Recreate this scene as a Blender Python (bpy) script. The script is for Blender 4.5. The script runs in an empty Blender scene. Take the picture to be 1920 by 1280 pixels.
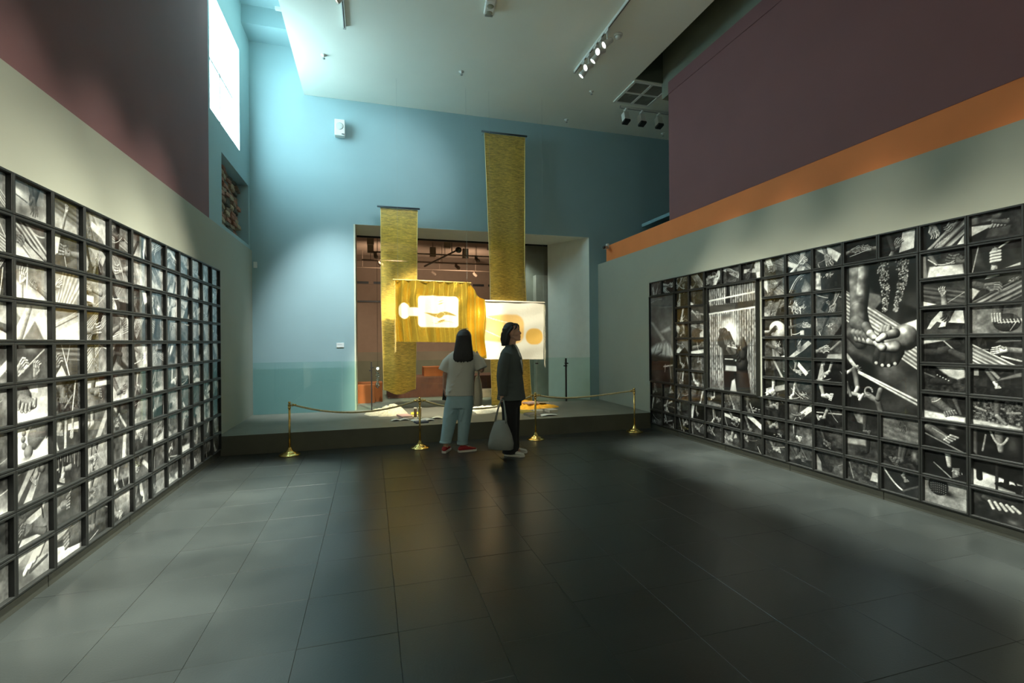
import bpy, bmesh, math, random
import numpy as np
from mathutils import Vector, Matrix, Euler, noise as mnoise

random.seed(7)
SC = bpy.context.scene
COL = SC.collection

# ----------------------------------------------------------------- camera
cam_d = bpy.data.cameras.new('camera')
cam = bpy.data.objects.new('camera', cam_d)
COL.objects.link(cam)
YAW, ROLL = 0.283066, 0.0079785
fwd = Vector((math.sin(YAW), math.cos(YAW), 0))
r0 = Vector((math.cos(YAW), -math.sin(YAW), 0))
cr = r0 * math.cos(ROLL) - Vector((0, 0, 1)) * math.sin(ROLL)
cu = r0 * math.sin(ROLL) + Vector((0, 0, 1)) * math.cos(ROLL)
M = Matrix((cr, cu, -fwd)).transposed().to_4x4()
M.translation = Vector((0, 0, 1.45))
cam.matrix_world = M
cam_d.sensor_width = 36.0
cam_d.lens = 907.6 / 1920 * 36
cam_d.shift_y = -1.1 / 1920
cam_d.clip_start = 0.05
SC.camera = cam

# ----------------------------------------------------------------- view / world / lights
SC.view_settings.view_transform = 'Standard'
SC.view_settings.look = 'None'
SC.view_settings.exposure = 0.45
SC.view_settings.gamma = 1.0
SC.view_settings.use_curve_mapping = False
SC.cycles.use_denoising = True
SC.cycles.max_bounces = 8
SC.cycles.diffuse_bounces = 4
SC.cycles.transparent_max_bounces = 16
SC.cycles.sample_clamp_indirect = 6.0
SC.cycles.blur_glossy = 0.3

W = bpy.data.worlds.new('world')
SC.world = W
W.use_nodes = True
W.node_tree.nodes['Background'].inputs[0].default_value = (0.35, 0.5, 0.5, 1)
W.node_tree.nodes['Background'].inputs[1].default_value = 0.08

WINDOW_STRENGTH = 12.5
WINDOW_COLOR = (0.58, 0.91, 1.0, 1)
LAMP = (1.0, 0.97, 0.80)
GOLDLAMP = (1.0, 0.90, 0.66)


def spot(name, loc, aim, power, deg, blend=0.6, radius=0.06, color=LAMP):
    d = bpy.data.lights.new(name, 'SPOT')
    d.energy = power
    d.spot_size = math.radians(deg)
    d.spot_blend = blend
    d.shadow_soft_size = radius
    d.color = color
    o = bpy.data.objects.new(name, d)
    COL.objects.link(o)
    o.location = loc
    o.rotation_euler = (Vector(aim) - Vector(loc)).to_track_quat('-Z', 'Y').to_euler()
    return o


# wall washers on the two ceiling tracks: the long throw lights the prints, the near one the wall
for y in (1.2, 2.3, 3.4, 4.4, 5.3):
    spot('wash_lamp', (3.09, y, 5.42), (-1.9, y + 0.05, 1.1), 1250, 29, 0.9, 0.06)
    spot('wash_lamp', (-0.31, y, 5.42), (4.43, y + 0.05, 0.95), 980, 29, 0.9, 0.06)
for y in (1.4, 2.5, 3.6, 4.6, 5.5):
    spot('floor_pool_fill', (-0.31, y, 5.42), (-1.20, y, 0.0), 3300, 25, 1.0, 0.06, (0.95, 1.0, 0.90))  # added floor pool, stands in for light bounced off the picture glass
    spot('near_lamp', (-0.31, y - 0.3, 5.42), (-1.9, y - 0.3, 0.9), 430, 40, 1.0, 0.06)
    spot('floor_pool_fill', (3.09, y, 5.42), (3.98, y, 0.0), 2300, 22, 1.0, 0.06, (0.95, 1.0, 0.90))  # same added pool along the opposite wall
    spot('near_lamp', (3.09, y - 0.3, 5.42), (4.43, y - 0.3, 0.7), 250, 32, 1.0, 0.06)
# lamps on the hanging cloths
spot('cloth_lamp', (1.1, 5.0, 5.42), (1.05, 8.0, 1.9), 2100, 29, 0.45, 0.08, GOLDLAMP)
spot('cloth_lamp', (2.2, 5.0, 5.42), (2.35, 8.0, 1.7), 950, 22, 0.45, 0.08, GOLDLAMP)
spot('cloth_lamp', (1.8, 6.6, 5.42), (1.7, 8.1, 0.3), 150, 60, 0.9, 0.08, GOLDLAMP)
spot('label_lamp', (-0.31, 6.75, 5.42), (-0.72, 8.94, 1.6), 1000, 38, 1.0, 0.1, (0.86, 0.97, 1.0))
hl = bpy.data.lights.new('hall_fill', 'POINT')  # added fill out of view behind the camera, lifts the ceiling
hl.energy = 40
hl.shadow_soft_size = 0.3
hl.color = (0.95, 1.0, 0.9)
ho = bpy.data.objects.new('hall_fill', hl)
COL.objects.link(ho)
ho.location = (1.2, -1.8, 4.4)
spot('back_wall_fill', (1.5, 6.0, 5.42), (0.3, 8.94, 4.3), 110, 56, 1.0, 0.1, (0.86, 0.97, 1.0))  # fill without a fitting, added to brighten the middle of the back wall
spot('pier_fill', (3.0, 9.95, 3.4), (3.5, 10.4, 1.2), 25, 100, 1.0, 0.08, (0.85, 1.0, 0.92))  # added only to lift the dark pier, no fitting here
# rooms beyond the opening
for x, y, p in ((0.5, 11.8, 210), (2.6, 12.4, 190), (-0.8, 13.0, 100)):
    spot('gallery_lamp', (x, y, 3.6), (x, y + 0.9, 0.3), p, 120, 1.0, 0.15, (1.0, 0.86, 0.66))


for x, y in ((0.3, 12.2), (2.5, 12.4)):
    spot('gallery_fill', (x, y, 2.9), (x, y + 1.2, 3.8), 70, 150, 1.0, 0.08, (1.0, 0.84, 0.64))  # added upward fill for the gallery ceiling and wall, no fixture of its own

# ----------------------------------------------------------------- material helpers
def lin(c):
    return tuple(((v / 255) / 12.92 if v / 255 <= 0.04045 else ((v / 255 + 0.055) / 1.055) ** 2.4) for v in c)


def mat(name, base, rough=0.6, metal=0.0, var=0.08, scale=6.0, bump=0.0, bscale=60.0, spec=0.5, stretch=None, emit=None, estr=0.0, sheen=0.0):
    m = bpy.data.materials.new(name)
    m.use_nodes = True
    nt = m.node_tree
    b = nt.nodes['Principled BSDF']
    b.inputs['Roughness'].default_value = rough
    b.inputs['Metallic'].default_value = metal
    b.inputs['Specular IOR Level'].default_value = spec
    if sheen:
        b.inputs['Sheen Weight'].default_value = sheen
    tc = nt.nodes.new('ShaderNodeTexCoord')
    mp = nt.nodes.new('ShaderNodeMapping')
    nt.links.new(tc.outputs['Object'], mp.inputs['Vector'])
    if stretch:
        mp.inputs['Scale'].default_value = stretch
    nz = nt.nodes.new('ShaderNodeTexNoise')
    nz.inputs['Scale'].default_value = scale
    nz.inputs['Detail'].default_value = 5
    nt.links.new(mp.outputs[0], nz.inputs['Vector'])
    rp = nt.nodes.new('ShaderNodeValToRGB')
    rp.color_ramp.elements[0].position = 0.3
    rp.color_ramp.elements[1].position = 0.7
    rp.color_ramp.elements[0].color = (*[c * (1 - var) for c in base[:3]], 1)
    rp.color_ramp.elements[1].color = (*[min(1, c * (1 + var)) for c in base[:3]], 1)
    nt.links.new(nz.outputs['Fac'], rp.inputs['Fac'])
    nt.links.new(rp.outputs['Color'], b.inputs['Base Color'])
    if bump:
        n2 = nt.nodes.new('ShaderNodeTexNoise')
        n2.inputs['Scale'].default_value = bscale
        n2.inputs['Detail'].default_value = 3
        nt.links.new(mp.outputs[0], n2.inputs['Vector'])
        bp = nt.nodes.new('ShaderNodeBump')
        bp.inputs['Strength'].default_value = bump
        bp.inputs['Distance'].default_value = 0.01
        nt.links.new(n2.outputs['Fac'], bp.inputs['Height'])
        nt.links.new(bp.outputs[0], b.inputs['Normal'])
    if emit:
        b.inputs['Emission Color'].default_value = (*emit, 1)
        b.inputs['Emission Strength'].default_value = estr
    return m


MT = {}
MT['grey_wall'] = mat('grey_green_paint', (0.33, 0.345, 0.285), 0.75, bump=0.05, bscale=120, var=0.03, scale=1.5)
MT['teal_wall'] = mat('teal_paint', (0.29, 0.425, 0.45), 0.7, bump=0.05, bscale=120, var=0.03, scale=1.5)
MT['purple_wall'] = mat('aubergine_paint', (0.185, 0.082, 0.088), 0.75, bump=0.05, bscale=120, var=0.04, scale=1.5)
MT['orange_wall'] = mat('orange_paint', (0.74, 0.225, 0.065), 0.75, bump=0.05, bscale=120, var=0.05, scale=2)
MT['ceiling'] = mat('ceiling_paint', (0.84, 0.87, 0.78), 0.8, var=0.02, scale=1.2)
MT['dark_wall'] = mat('dark_green_paint', (0.10, 0.115, 0.085), 0.8, var=0.04)
MT['band_wall'] = mat('grey_olive_paint', (0.20, 0.22, 0.17), 0.8, var=0.04)
MT['base'] = mat('baseboard_charcoal', (0.022, 0.024, 0.018), 0.6, var=0.1)
MT['base_gap'] = mat('baseboard_gap', (0.35, 0.36, 0.30), 0.7)
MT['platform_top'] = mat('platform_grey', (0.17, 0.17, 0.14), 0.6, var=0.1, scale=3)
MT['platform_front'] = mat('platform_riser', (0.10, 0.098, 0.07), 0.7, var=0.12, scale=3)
MT['jamb'] = mat('reveal_paint', (0.72, 0.78, 0.71), 0.8, var=0.03)
MT['black_frame'] = mat('black_frame_wood', (0.007, 0.008, 0.007), 0.5, var=0.2, scale=20)
MT['white_metal'] = mat('white_fixture', (0.72, 0.74, 0.70), 0.4, var=0.03)
MT['grey_metal'] = mat('grey_fixture', (0.30, 0.33, 0.31), 0.4, var=0.05)
MT['black_plastic'] = mat('black_plastic', (0.015, 0.015, 0.015), 0.45)
MT['brass'] = mat('polished_brass', (0.83, 0.60, 0.20), 0.22, 1.0, var=0.06, scale=12)
MT['rope'] = mat('gold_rope', (0.60, 0.50, 0.26), 0.55, 0.2, var=0.15, scale=40)
MT['grille'] = mat('grille_mesh', (0.30, 0.32, 0.28), 0.6)
MT['lamp_on'] = mat('lamp_lit', (0.9, 0.9, 0.85), 0.4, emit=(1.0, 0.97, 0.88), estr=6.0)
MT['glow'] = mat('window_sky', (1, 1, 1), 0.5, emit=WINDOW_COLOR[:3], estr=WINDOW_STRENGTH)


def glass(name, tint, ior=1.5, rough=0.0):
    m = bpy.data.materials.new(name)
    m.use_nodes = True
    nt = m.node_tree
    nt.nodes.remove(nt.nodes['Principled BSDF'])
    out = nt.nodes['Material Output']
    tr = nt.nodes.new('ShaderNodeBsdfTransparent')
    tr.inputs[0].default_value = (*tint, 1)
    gl = nt.nodes.new('ShaderNodeBsdfGlossy')
    gl.inputs['Roughness'].default_value = rough
    fr = nt.nodes.new('ShaderNodeFresnel')
    fr.inputs['IOR'].default_value = ior
    mx = nt.nodes.new('ShaderNodeMixShader')
    ge = nt.nodes.new('ShaderNodeNewGeometry')
    inv = nt.nodes.new('ShaderNodeMath')
    inv.operation = 'SUBTRACT'
    inv.inputs[0].default_value = 1.0
    nt.links.new(ge.outputs['Backfacing'], inv.inputs[1])
    mu = nt.nodes.new('ShaderNodeMath')
    mu.operation = 'MULTIPLY'
    nt.links.new(fr.outputs[0], mu.inputs[0])
    nt.links.new(inv.outputs[0], mu.inputs[1])
    m2 = nt.nodes.new('ShaderNodeMath')
    m2.operation = 'MULTIPLY'
    m2.inputs[1].default_value = 1.5
    nt.links.new(mu.outputs[0], m2.inputs[0])
    nt.links.new(m2.outputs[0], mx.inputs[0])
    nt.links.new(tr.outputs[0], mx.inputs[1])
    nt.links.new(gl.outputs[0], mx.inputs[2])
    nt.links.new(mx.outputs[0], out.inputs[0])
    return m


MT['pane'] = glass('picture_glass', (0.985, 0.99, 0.985), 1.5)
MT['green_glass'] = glass('balustrade_glass', (0.90, 0.97, 0.945), 1.45)


def print_mat():
    m = bpy.data.materials.new('photo_print')
    m.use_nodes = True
    nt = m.node_tree
    b = nt.nodes['Principled BSDF']
    a = nt.nodes.new('ShaderNodeAttribute')
    a.attribute_name = 'tone'
    nt.links.new(a.outputs['Color'], b.inputs['Base Color'])
    b.inputs['Roughness'].default_value = 0.55
    b.inputs['Specular IOR Level'].default_value = 0.2
    return m


MT['print'] = print_mat()


# ----------------------------------------------------------------- mesh helpers
def link(name, me, parent=None, m=None):
    o = bpy.data.objects.new(name, me)
    COL.objects.link(o)
    if parent is not None:
        o.parent = parent
    if m is not None and not me.materials:
        me.materials.append(m)
    return o


def tag(o, label, cat, group=None):
    o['label'] = label
    o['category'] = cat
    if group:
        o['group'] = group
    return o


def thing(name, label, cat, loc=(0, 0, 0), rz=0.0, group=None):
    o = bpy.data.objects.new(name, None)
    COL.objects.link(o)
    o.location = loc
    o.rotation_euler = (0, 0, rz)
    o.empty_display_size = 0.1
    return tag(o, label, cat, group)


def struct(o):
    o['kind'] = 'structure'
    return o


class MB:
    """collects shapes, then links ONE mesh object"""

    def __init__(self):
        self.v = []
        self.f = []

    def add(self, vs, fs):
        n = len(self.v)
        self.v += [tuple(p) for p in vs]
        self.f += [tuple(i + n for i in f) for f in fs]
        return self

    def box(self, x0, x1, y0, y1, z0, z1):
        vs = [(x, y, z) for z in (z0, z1) for y in (y0, y1) for x in (x0, x1)]
        return self.add(vs, [(0, 2, 3, 1), (4, 5, 7, 6), (0, 1, 5, 4), (2, 6, 7, 3), (0, 4, 6, 2), (1, 3, 7, 5)])

    def obox(self, c, ax, ay, az):
        c, ax, ay, az = Vector(c), Vector(ax), Vector(ay), Vector(az)
        vs = [c + ax * i + ay * j + az * k for k in (-1, 1) for j in (-1, 1) for i in (-1, 1)]
        return self.add(vs, [(0, 2, 3, 1), (4, 5, 7, 6), (0, 1, 5, 4), (2, 6, 7, 3), (0, 4, 6, 2), (1, 3, 7, 5)])

    def quad(self, *p):
        return self.add(p, [(0, 1, 2, 3)])

    def rings(self, rings, cap=True, close=False):
        n = len(rings[0])
        vs = [p for r in rings for p in r]
        fs = []
        R = len(rings)
        for i in range(R - 1 if not close else R):
            a, b = i * n, ((i + 1) % R) * n
            for j in range(n):
                k = (j + 1) % n
                fs.append((a + j, a + k, b + k, b + j))
        if cap and not close:
            fs.append(tuple(range(n - 1, -1, -1)))
            fs.append(tuple((R - 1) * n + j for j in range(n)))
        return self.add(vs, fs)

    def lathe(self, prof, seg=24, c=(0, 0, 0)):
        rs = [[(c[0] + r * math.cos(2 * math.pi * j / seg), c[1] + r * math.sin(2 * math.pi * j / seg), c[2] + z) for j in range(seg)] for r, z in prof]
        return self.rings(rs)

    def tube(self, pts, rad, seg=8, cap=True):
        pts = [Vector(p) for p in pts]
        rad = rad if isinstance(rad, (list, tuple)) else [rad] * len(pts)
        rs = []
        t = (pts[1] - pts[0]).normalized()
        up = Vector((0, 0, 1)) if abs(t.z) < 0.9 else Vector((1, 0, 0))
        n = t.cross(up).normalized()
        for i, p in enumerate(pts):
            t = (pts[min(i + 1, len(pts) - 1)] - pts[max(i - 1, 0)])
            if t.length < 1e-9:
                t = Vector((0, 0, 1))
            t.normalize()
            n = (n - t * n.dot(t))
            n = n.normalized() if n.length > 1e-6 else t.orthogonal().normalized()
            b = t.cross(n)
            rs.append([p + (n * math.cos(2 * math.pi * j / seg) + b * math.sin(2 * math.pi * j / seg)) * rad[i] for j in range(seg)])
        return self.rings(rs, cap)

    def capsule(self, a, b, ra, rb, seg=14):
        a, b = Vector(a), Vector(b)
        t = (b - a)
        L = t.length
        t = t / L if L > 1e-7 else Vector((0, 0, 1))
        pts, rad = [], []
        for k in range(6):
            an = math.pi / 2 * (1 - k / 6)
            pts.append(a - t * ra * math.sin(an) * 0.999)
            rad.append(max(1e-4, ra * math.cos(an)))
        pts.append(a)
        rad.append(ra)
        pts.append(b)
        rad.append(rb)
        for k in range(1, 7):
            an = math.pi / 2 * k / 6
            pts.append(b + t * rb * math.sin(an) * 0.999)
            rad.append(max(1e-4, rb * math.cos(an)))
        return self.tube(pts, rad, seg)

    def ell(self, c, r, rot=(0, 0, 0), seg=20, nr=12):
        R = Euler(rot).to_matrix()
        c = Vector(c)
        rs = []
        for i in range(nr + 1):
            a = -math.pi / 2 + math.pi * i / nr
            q = max(1e-3, math.cos(a))
            rs.append([c + R @ Vector((r[0] * q * math.cos(2 * math.pi * j / seg), r[1] * q * math.sin(2 * math.pi * j / seg), r[2] * math.sin(a))) for j in range(seg)])
        return self.rings(rs)

    def loft(self, secs, seg=24, p=2.3):
        """secs: (cx, cy, cz, rx, ry[, rotz[, tiltx]])"""
        rs = []
        for s in secs:
            cx, cy, cz, rx, ry = s[:5]
            rz = s[5] if len(s) > 5 else 0
            tl = s[6] if len(s) > 6 else 0
            ring = []
            for j in range(seg):
                a = 2 * math.pi * j / seg
                ca, sa = math.cos(a), math.sin(a)
                x = rx * math.copysign(abs(ca) ** (2 / p), ca)
                y = ry * math.copysign(abs(sa) ** (2 / p), sa)
                ring.append((cx + x * math.cos(rz) - y * math.sin(rz), cy + x * math.sin(rz) + y * math.cos(rz), cz + tl * x))
            rs.append(ring)
        return self.rings(rs)

    def mesh(self, name, m=None, smooth=False):
        me = bpy.data.meshes.new(name)
        me.from_pydata(self.v, [], self.f)
        me.update()
        if smooth:
            me.polygons.foreach_set('use_smooth', [True] * len(me.polygons))
        if m is not None:
            me.materials.append(m)
        return me

    def build(self, name, m, parent=None, smooth=False, bevel=0.0):
        o = link(name, self.mesh(name, m, smooth), parent)
        if bevel:
            b = o.modifiers.new('bevel', 'BEVEL')
            b.width = bevel
            b.segments = 2
            b.limit_method = 'ANGLE'
        return o

    def blob(self, name, m, parent=None, voxel=0.008, it=4, fac=0.5):
        o = link(name, self.mesh(name, m, True), parent)
        r = o.modifiers.new('remesh', 'REMESH')
        r.mode = 'VOXEL'
        r.voxel_size = voxel
        r.use_smooth_shade = True
        if it:
            s = o.modifiers.new('smooth', 'SMOOTH')
            s.factor = fac
            s.iterations = it
        return o


def grid(name, m, fn, nu, nv, parent=None, thick=0.0):
    """fn(u,v)->point ; smooth cloth sheet"""
    vs = [fn(i / nu, j / nv) for j in range(nv + 1) for i in range(nu + 1)]
    fs = [(j * (nu + 1) + i, j * (nu + 1) + i + 1, (j + 1) * (nu + 1) + i + 1, (j + 1) * (nu + 1) + i) for j in range(nv) for i in range(nu)]
    me = bpy.data.meshes.new(name)
    me.from_pydata([tuple(v) for v in vs], [], fs)
    me.polygons.foreach_set('use_smooth', [True] * len(me.polygons))
    me.update()
    o = link(name, me, parent, m)
    if thick:
        s = o.modifiers.new('solid', 'SOLIDIFY')
        s.thickness = thick
        s.offset = 0
    return o


# ================================================================= SETTING
XL, XR, YB = -1.895, 4.43, 8.94
YF = -2.6

# ---- floor with slate tiles
fl = struct(MB().box(XL - 0.1, XR + 0.1, YF, 7.02, -0.1, -0.006).build('floor', mat('floor_joint', (0.020, 0.022, 0.020), 0.6)))


def tile_mat():
    m = bpy.data.materials.new('slate_tile')
    m.use_nodes = True
    nt = m.node_tree
    b = nt.nodes['Principled BSDF']
    oi = nt.nodes.new('ShaderNodeObjectInfo')
    tc = nt.nodes.new('ShaderNodeNewGeometry')
    n1 = nt.nodes.new('ShaderNodeTexNoise')
    n1.inputs['Scale'].default_value = 2.2
    n1.inputs['Detail'].default_value = 6
    n1.inputs['Roughness'].default_value = 0.5
    nt.links.new(tc.outputs['Position'], n1.inputs['Vector'])
    rp = nt.nodes.new('ShaderNodeValToRGB')
    rp.color_ramp.elements[0].position = 0.3
    rp.color_ramp.elements[1].position = 0.75
    rp.color_ramp.elements[0].color = (0.017, 0.020, 0.019, 1)
    rp.color_ramp.elements[1].color = (0.026, 0.030, 0.028, 1)
    nt.links.new(n1.outputs['Fac'], rp.inputs[0])
    mv = nt.nodes.new('ShaderNodeMapRange')
    mv.inputs[3].default_value = 0.92
    mv.inputs[4].default_value = 1.08
    nt.links.new(oi.outputs['Random'], mv.inputs[0])
    mul = nt.nodes.new('ShaderNodeVectorMath')
    mul.operation = 'SCALE'
    nt.links.new(rp.outputs[0], mul.inputs[0])
    nt.links.new(mv.outputs[0], mul.inputs['Scale'])
    nt.links.new(mul.outputs[0], b.inputs['Base Color'])
    mr = nt.nodes.new('ShaderNodeMapRange')
    mr.inputs[3].default_value = 0.26
    mr.inputs[4].default_value = 0.37
    nt.links.new(n1.outputs['Fac'], mr.inputs[0])
    nt.links.new(mr.outputs[0], b.inputs['Roughness'])
    b.inputs['Specular IOR Level'].default_value = 0.5
    n2 = nt.nodes.new('ShaderNodeTexNoise')
    n2.inputs['Scale'].default_value = 90
    n2.inputs['Detail'].default_value = 4
    nt.links.new(tc.outputs['Position'], n2.inputs['Vector'])
    bp = nt.nodes.new('ShaderNodeBump')
    bp.inputs['Strength'].default_value = 0.12
    bp.inputs['Distance'].default_value = 0.004
    nt.links.new(n2.outputs['Fac'], bp.inputs['Height'])
    nt.links.new(bp.outputs[0], b.inputs['Normal'])
    return m


MT['tile'] = tile_mat()
TS = 0.47
half = TS / 2 - 0.0007


def tile_mesh(hx, hy):
    mb = MB()
    e = 0.0012
    mb.rings([[(-hx, -hy, -0.006), (hx, -hy, -0.006), (hx, hy, -0.006), (-hx, hy, -0.006)],
              [(-hx, -hy, -e), (hx, -hy, -e), (hx, hy, -e), (-hx, hy, -e)],
              [(-hx + e, -hy + e, 0), (hx - e, -hy + e, 0), (hx - e, hy - e, 0), (-hx + e, hy - e, 0)]])
    return mb.mesh('tile', MT['tile'])


tme = tile_mesh(half, half)
nx = 0
x = 0.119 - TS * 5
while x < XR + 0.1:
    off = random.choice((0, 0, 0, 0.235)) if nx else 0
    x0, x1 = max(x, XL), min(x + TS, XR)
    y = 2.955 - TS * 8 - off
    while y < 7.02:
        y0, y1 = y, min(y + TS, 7.02)
        if x1 - x0 > 0.05 and y1 - y0 > 0.05:
            if y1 - y0 > TS - 1e-4 and x1 - x0 > TS - 1e-4:
                me = tme
            else:
                me = tile_mesh((x1 - x0) / 2 - 0.0007, (y1 - y0) / 2 - 0.0007)
            o = link('tile', me, fl)
            o.location = ((x0 + x1) / 2, (y0 + y1) / 2, random.uniform(-0.0004, 0.0006))
            o.rotation_euler = (random.uniform(-1, 1) * 0.001, random.uniform(-1, 1) * 0.001, 0)
        y += TS
    x += TS
    nx += 1

# ---- raised platform
pf = struct(MB().box(XL, XR, 7.02, 9.9, 0, 0.253).build('floor_platform', MT['platform_top']))
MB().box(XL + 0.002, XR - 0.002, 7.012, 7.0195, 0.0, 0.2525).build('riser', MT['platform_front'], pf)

# ---- lower walls
struct(MB().box(XL - 0.02, XL, YF, YB, 0, 2.985).build('wall_left', MT['grey_wall']))
struct(MB().box(XR, XR + 0.02, YF, YB, 0, 2.985).build('wall_right', MT['grey_wall']))


def baseboard(name, x0, x1, joints):
    b = struct(MB().box(min(x0, x1), (x0 + x1) / 2 if x0 < x1 else max(x0, x1), YF, 7.0, 0, 0.074).build(name, MT['base_gap']))
    for a, c in zip(joints[:-1], joints[1:]):
        MB().box(min(x0, x1), max(x0, x1) if x0 < x1 else max(x0, x1), a + 0.003, c - 0.003, 0.0, 0.078).build('panel', MT['base'], b)
    return b


def board(name, xw, xo, joints):
    b = struct(MB().box(min(xw, (xw + xo) / 2), max(xw, (xw + xo) / 2), YF, 7.01, 0, 0.074).build(name, MT['base_gap']))
    for a, c in zip(joints[:-1], joints[1:]):
        MB().box(min(xw, xo), max(xw, xo), a + 0.003, c - 0.003, 0.0, 0.078).build('panel', MT['base'], b)


board('baseboard_left', XL, -1.866, [YF, -1.5, -0.5, 0.52, 1.54, 2.56, 3.56, 4.58, 5.60, 6.62, 7.01])
board('baseboard_right', XR, 4.402, [YF, -1.8, -0.8, 0.21, 1.22, 2.23, 3.24, 4.25, 5.26, 6.27, 7.01])

# ---- upper walls
struct(MB().box(-2.6, -1.90, YF, 6.745, 2.985, 7.4).build('wall_left_upper', MT['purple_wall']))
struct(MB().box(4.445, 4.62, YF, 8.6, 2.985, 3.29).build('trim_1', MT['orange_wall']))
pw = struct(MB().box(4.440, 4.70, YF, 6.50, 3.29, 5.235).build('wall_right_upper', MT['purple_wall']))
MB().box(4.436, 4.70, YF, 6.50, 5.239, 5.425).build('coping', MT['purple_wall'], pw)
struct(MB().box(4.66, 4.9, YF, 7.0, 5.425, 7.4).build('wall_right_top', MT['band_wall']))
struct(MB().box(7.4, 7.6, 6.2, YB, 2.9, 7.4).build('wall_right_side', MT['dark_wall']))
struct(MB().box(4.7, 7.6, 6.3, 6.5, 2.9, 7.4).build('wall_right_return', MT['dark_wall']))
struct(MB().box(4.62, 7.6, 6.5, YB, 2.9, 3.0).build('floor_upper', MT['dark_wall']))

# ---- back wall with the big opening (splayed reveals)
OX0, OX1, OZ = -0.262, 4.233, 3.524
bw = MB()
bw.box(-2.6, OX0, YB, YB + 0.25, 0, 7.4)
bw.box(OX1, 7.6, YB, YB + 0.25, 0, 7.4)
bw.box(OX0, OX1, YB, YB + 0.25, OZ, 7.4)
struct(bw.build('wall_back', MT['teal_wall']))
jb = MB()
jb.rings([[(OX0, YB + 0.0005, OZ - 0.003), (OX1, YB + 0.0005, OZ - 0.003), (OX1 - 0.55, 9.85, OZ - 0.003), (OX0, 9.85, OZ - 0.003)],
          [(OX0, YB + 0.0005, OZ + 0.3), (OX1, YB + 0.0005, OZ + 0.3), (OX1 - 0.55, 9.85, OZ + 0.3), (OX0, 9.85, OZ + 0.3)]])
struct(jb.build('trim_opening_head', MT['jamb']))
jr = MB()
jr.rings([[(OX1, YB + 0.001, 0.25), (OX1 + 0.5, YB + 0.26, 0.25), (OX1 + 0.5, 9.85, 0.25), (OX1 - 0.55, 9.85, 0.25)],
          [(OX1, YB + 0.001, OZ), (OX1 + 0.5, YB + 0.26, OZ), (OX1 + 0.5, 9.85, OZ), (OX1 - 0.55, 9.85, OZ)]])
struct(jr.build('trim_opening_side', MT['jamb']))
struct(MB().box(OX0 - 0.02, OX0 + 0.006, YB - 0.001, YB + 0.9, 0.25, OZ).build('trim_opening_edge', mat('cream_edge', (0.62, 0.62, 0.48), 0.7)))

# ---- teal wall beside the window, with the window hole and the brick niche
tw = MB()
TX0, TX1 = -2.6, -1.92
wy0, wy1, wz0, wz1 = 6.88, 8.32, 4.40, 5.965
ny0, ny1, nz0, nz1 = 7.355, 8.83, 3.06, 4.03
tw.box(TX0, TX1, 6.745, wy1, 5.965, 7.4)
tw.box(TX0, TX1, 6.745, wy0, wz0, 5.965)
tw.box(TX0, TX1, wy1, YB, nz1, 7.4)
tw.box(TX0, TX1, 6.745, wy1, nz1, wz0)
tw.box(TX0, TX1, 6.745, ny0, 2.985, nz1)
tw.box(TX0, TX1, ny1, YB, 2.985, nz1)
tw.box(TX0, TX1, ny0, ny1, 2.985, nz0)
tw.box(TX0, -2.13, ny0, ny1, nz0, nz1)
tw.box(-2.7, -2.6, 6.7, YB, 2.9, 7.4)
tl = struct(tw.build('wall_left_recess', MT['teal_wall']))
brick_ms = [mat('brick_red', (0.30, 0.13, 0.08), 0.9, var=0.35, scale=14, bump=0.5, bscale=50), mat('brick_brown', (0.21, 0.14, 0.09), 0.9, var=0.35, scale=14, bump=0.5, bscale=50),
            mat('brick_dark', (0.09, 0.08, 0.06), 0.95, var=0.3, scale=14, bump=0.5, bscale=50), mat('brick_tan', (0.36, 0.27, 0.17), 0.9, var=0.3, scale=14, bump=0.5, bscale=50)]
bms = []
for k in range(12):
    mb = MB()
    r = random.Random(k)
    hx, hy, hz = 0.05, 0.112, 0.033
    ring = lambda x, s: [(x + r.uniform(-.006, .006), sy * hy * s + r.uniform(-.012, .012), sz * hz * s + r.uniform(-.006, .006)) for sy, sz in ((-1, -1), (0, -1.05), (1, -1), (1, 1), (0, 1.05), (-1, 1))]
    mb.rings([ring(-hx, 1), ring(hx * 0.7, 1), ring(hx, 0.8)])
    bms.append(mb.mesh('brick', brick_ms[k % 4]))
z = nz0 + 0.036
row = 0
while z < nz1 - 0.02:
    y = ny0 + 0.10 + (0.115 if row % 2 else 0)
    while y < ny1 - 0.05:
        o = link('brick', random.choice(bms), tl)
        o.location = (-2.10 + random.uniform(-0.03, 0.02), y + random.uniform(-.01, .01), z)
        o.rotation_euler = (random.uniform(-.05, .05), random.uniform(-.08, .08), random.uniform(-.1, .1))
        y += 0.238
    z += 0.0745
    row += 1
# window: bright daylight pane in a white reveal
wn = struct(MB().box(-2.03, -2.01, wy0, wy1, wz0, wz1).build('window_1', MT['glow']))
rv = mat('window_reveal_white', (0.88, 0.90, 0.90), 0.7, var=0.01)
e = 0.008
for y0, y1, z0, z1 in ((wy0, wy0 + e, wz0, wz1), (wy1 - e, wy1, wz0, wz1), (wy0 + e, wy1 - e, wz0, wz0 + e), (wy0 + e, wy1 - e, wz1 - e, wz1)):
    MB().box(-2.01, -1.921, y0, y1, z0, z1).build('reveal', rv, wn)
bar = mat('window_bar_white', (0.9, 0.92, 0.92), 0.5)
MB().box(-2.01, -1.995, 7.58, 7.62, wz0 + e, wz1 - e).build('glazing_bar', bar, wn)
MB().box(-2.01, -1.995, wy0 + e, wy1 - e, 5.15, 5.19).build('glazing_bar', bar, wn)

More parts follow.
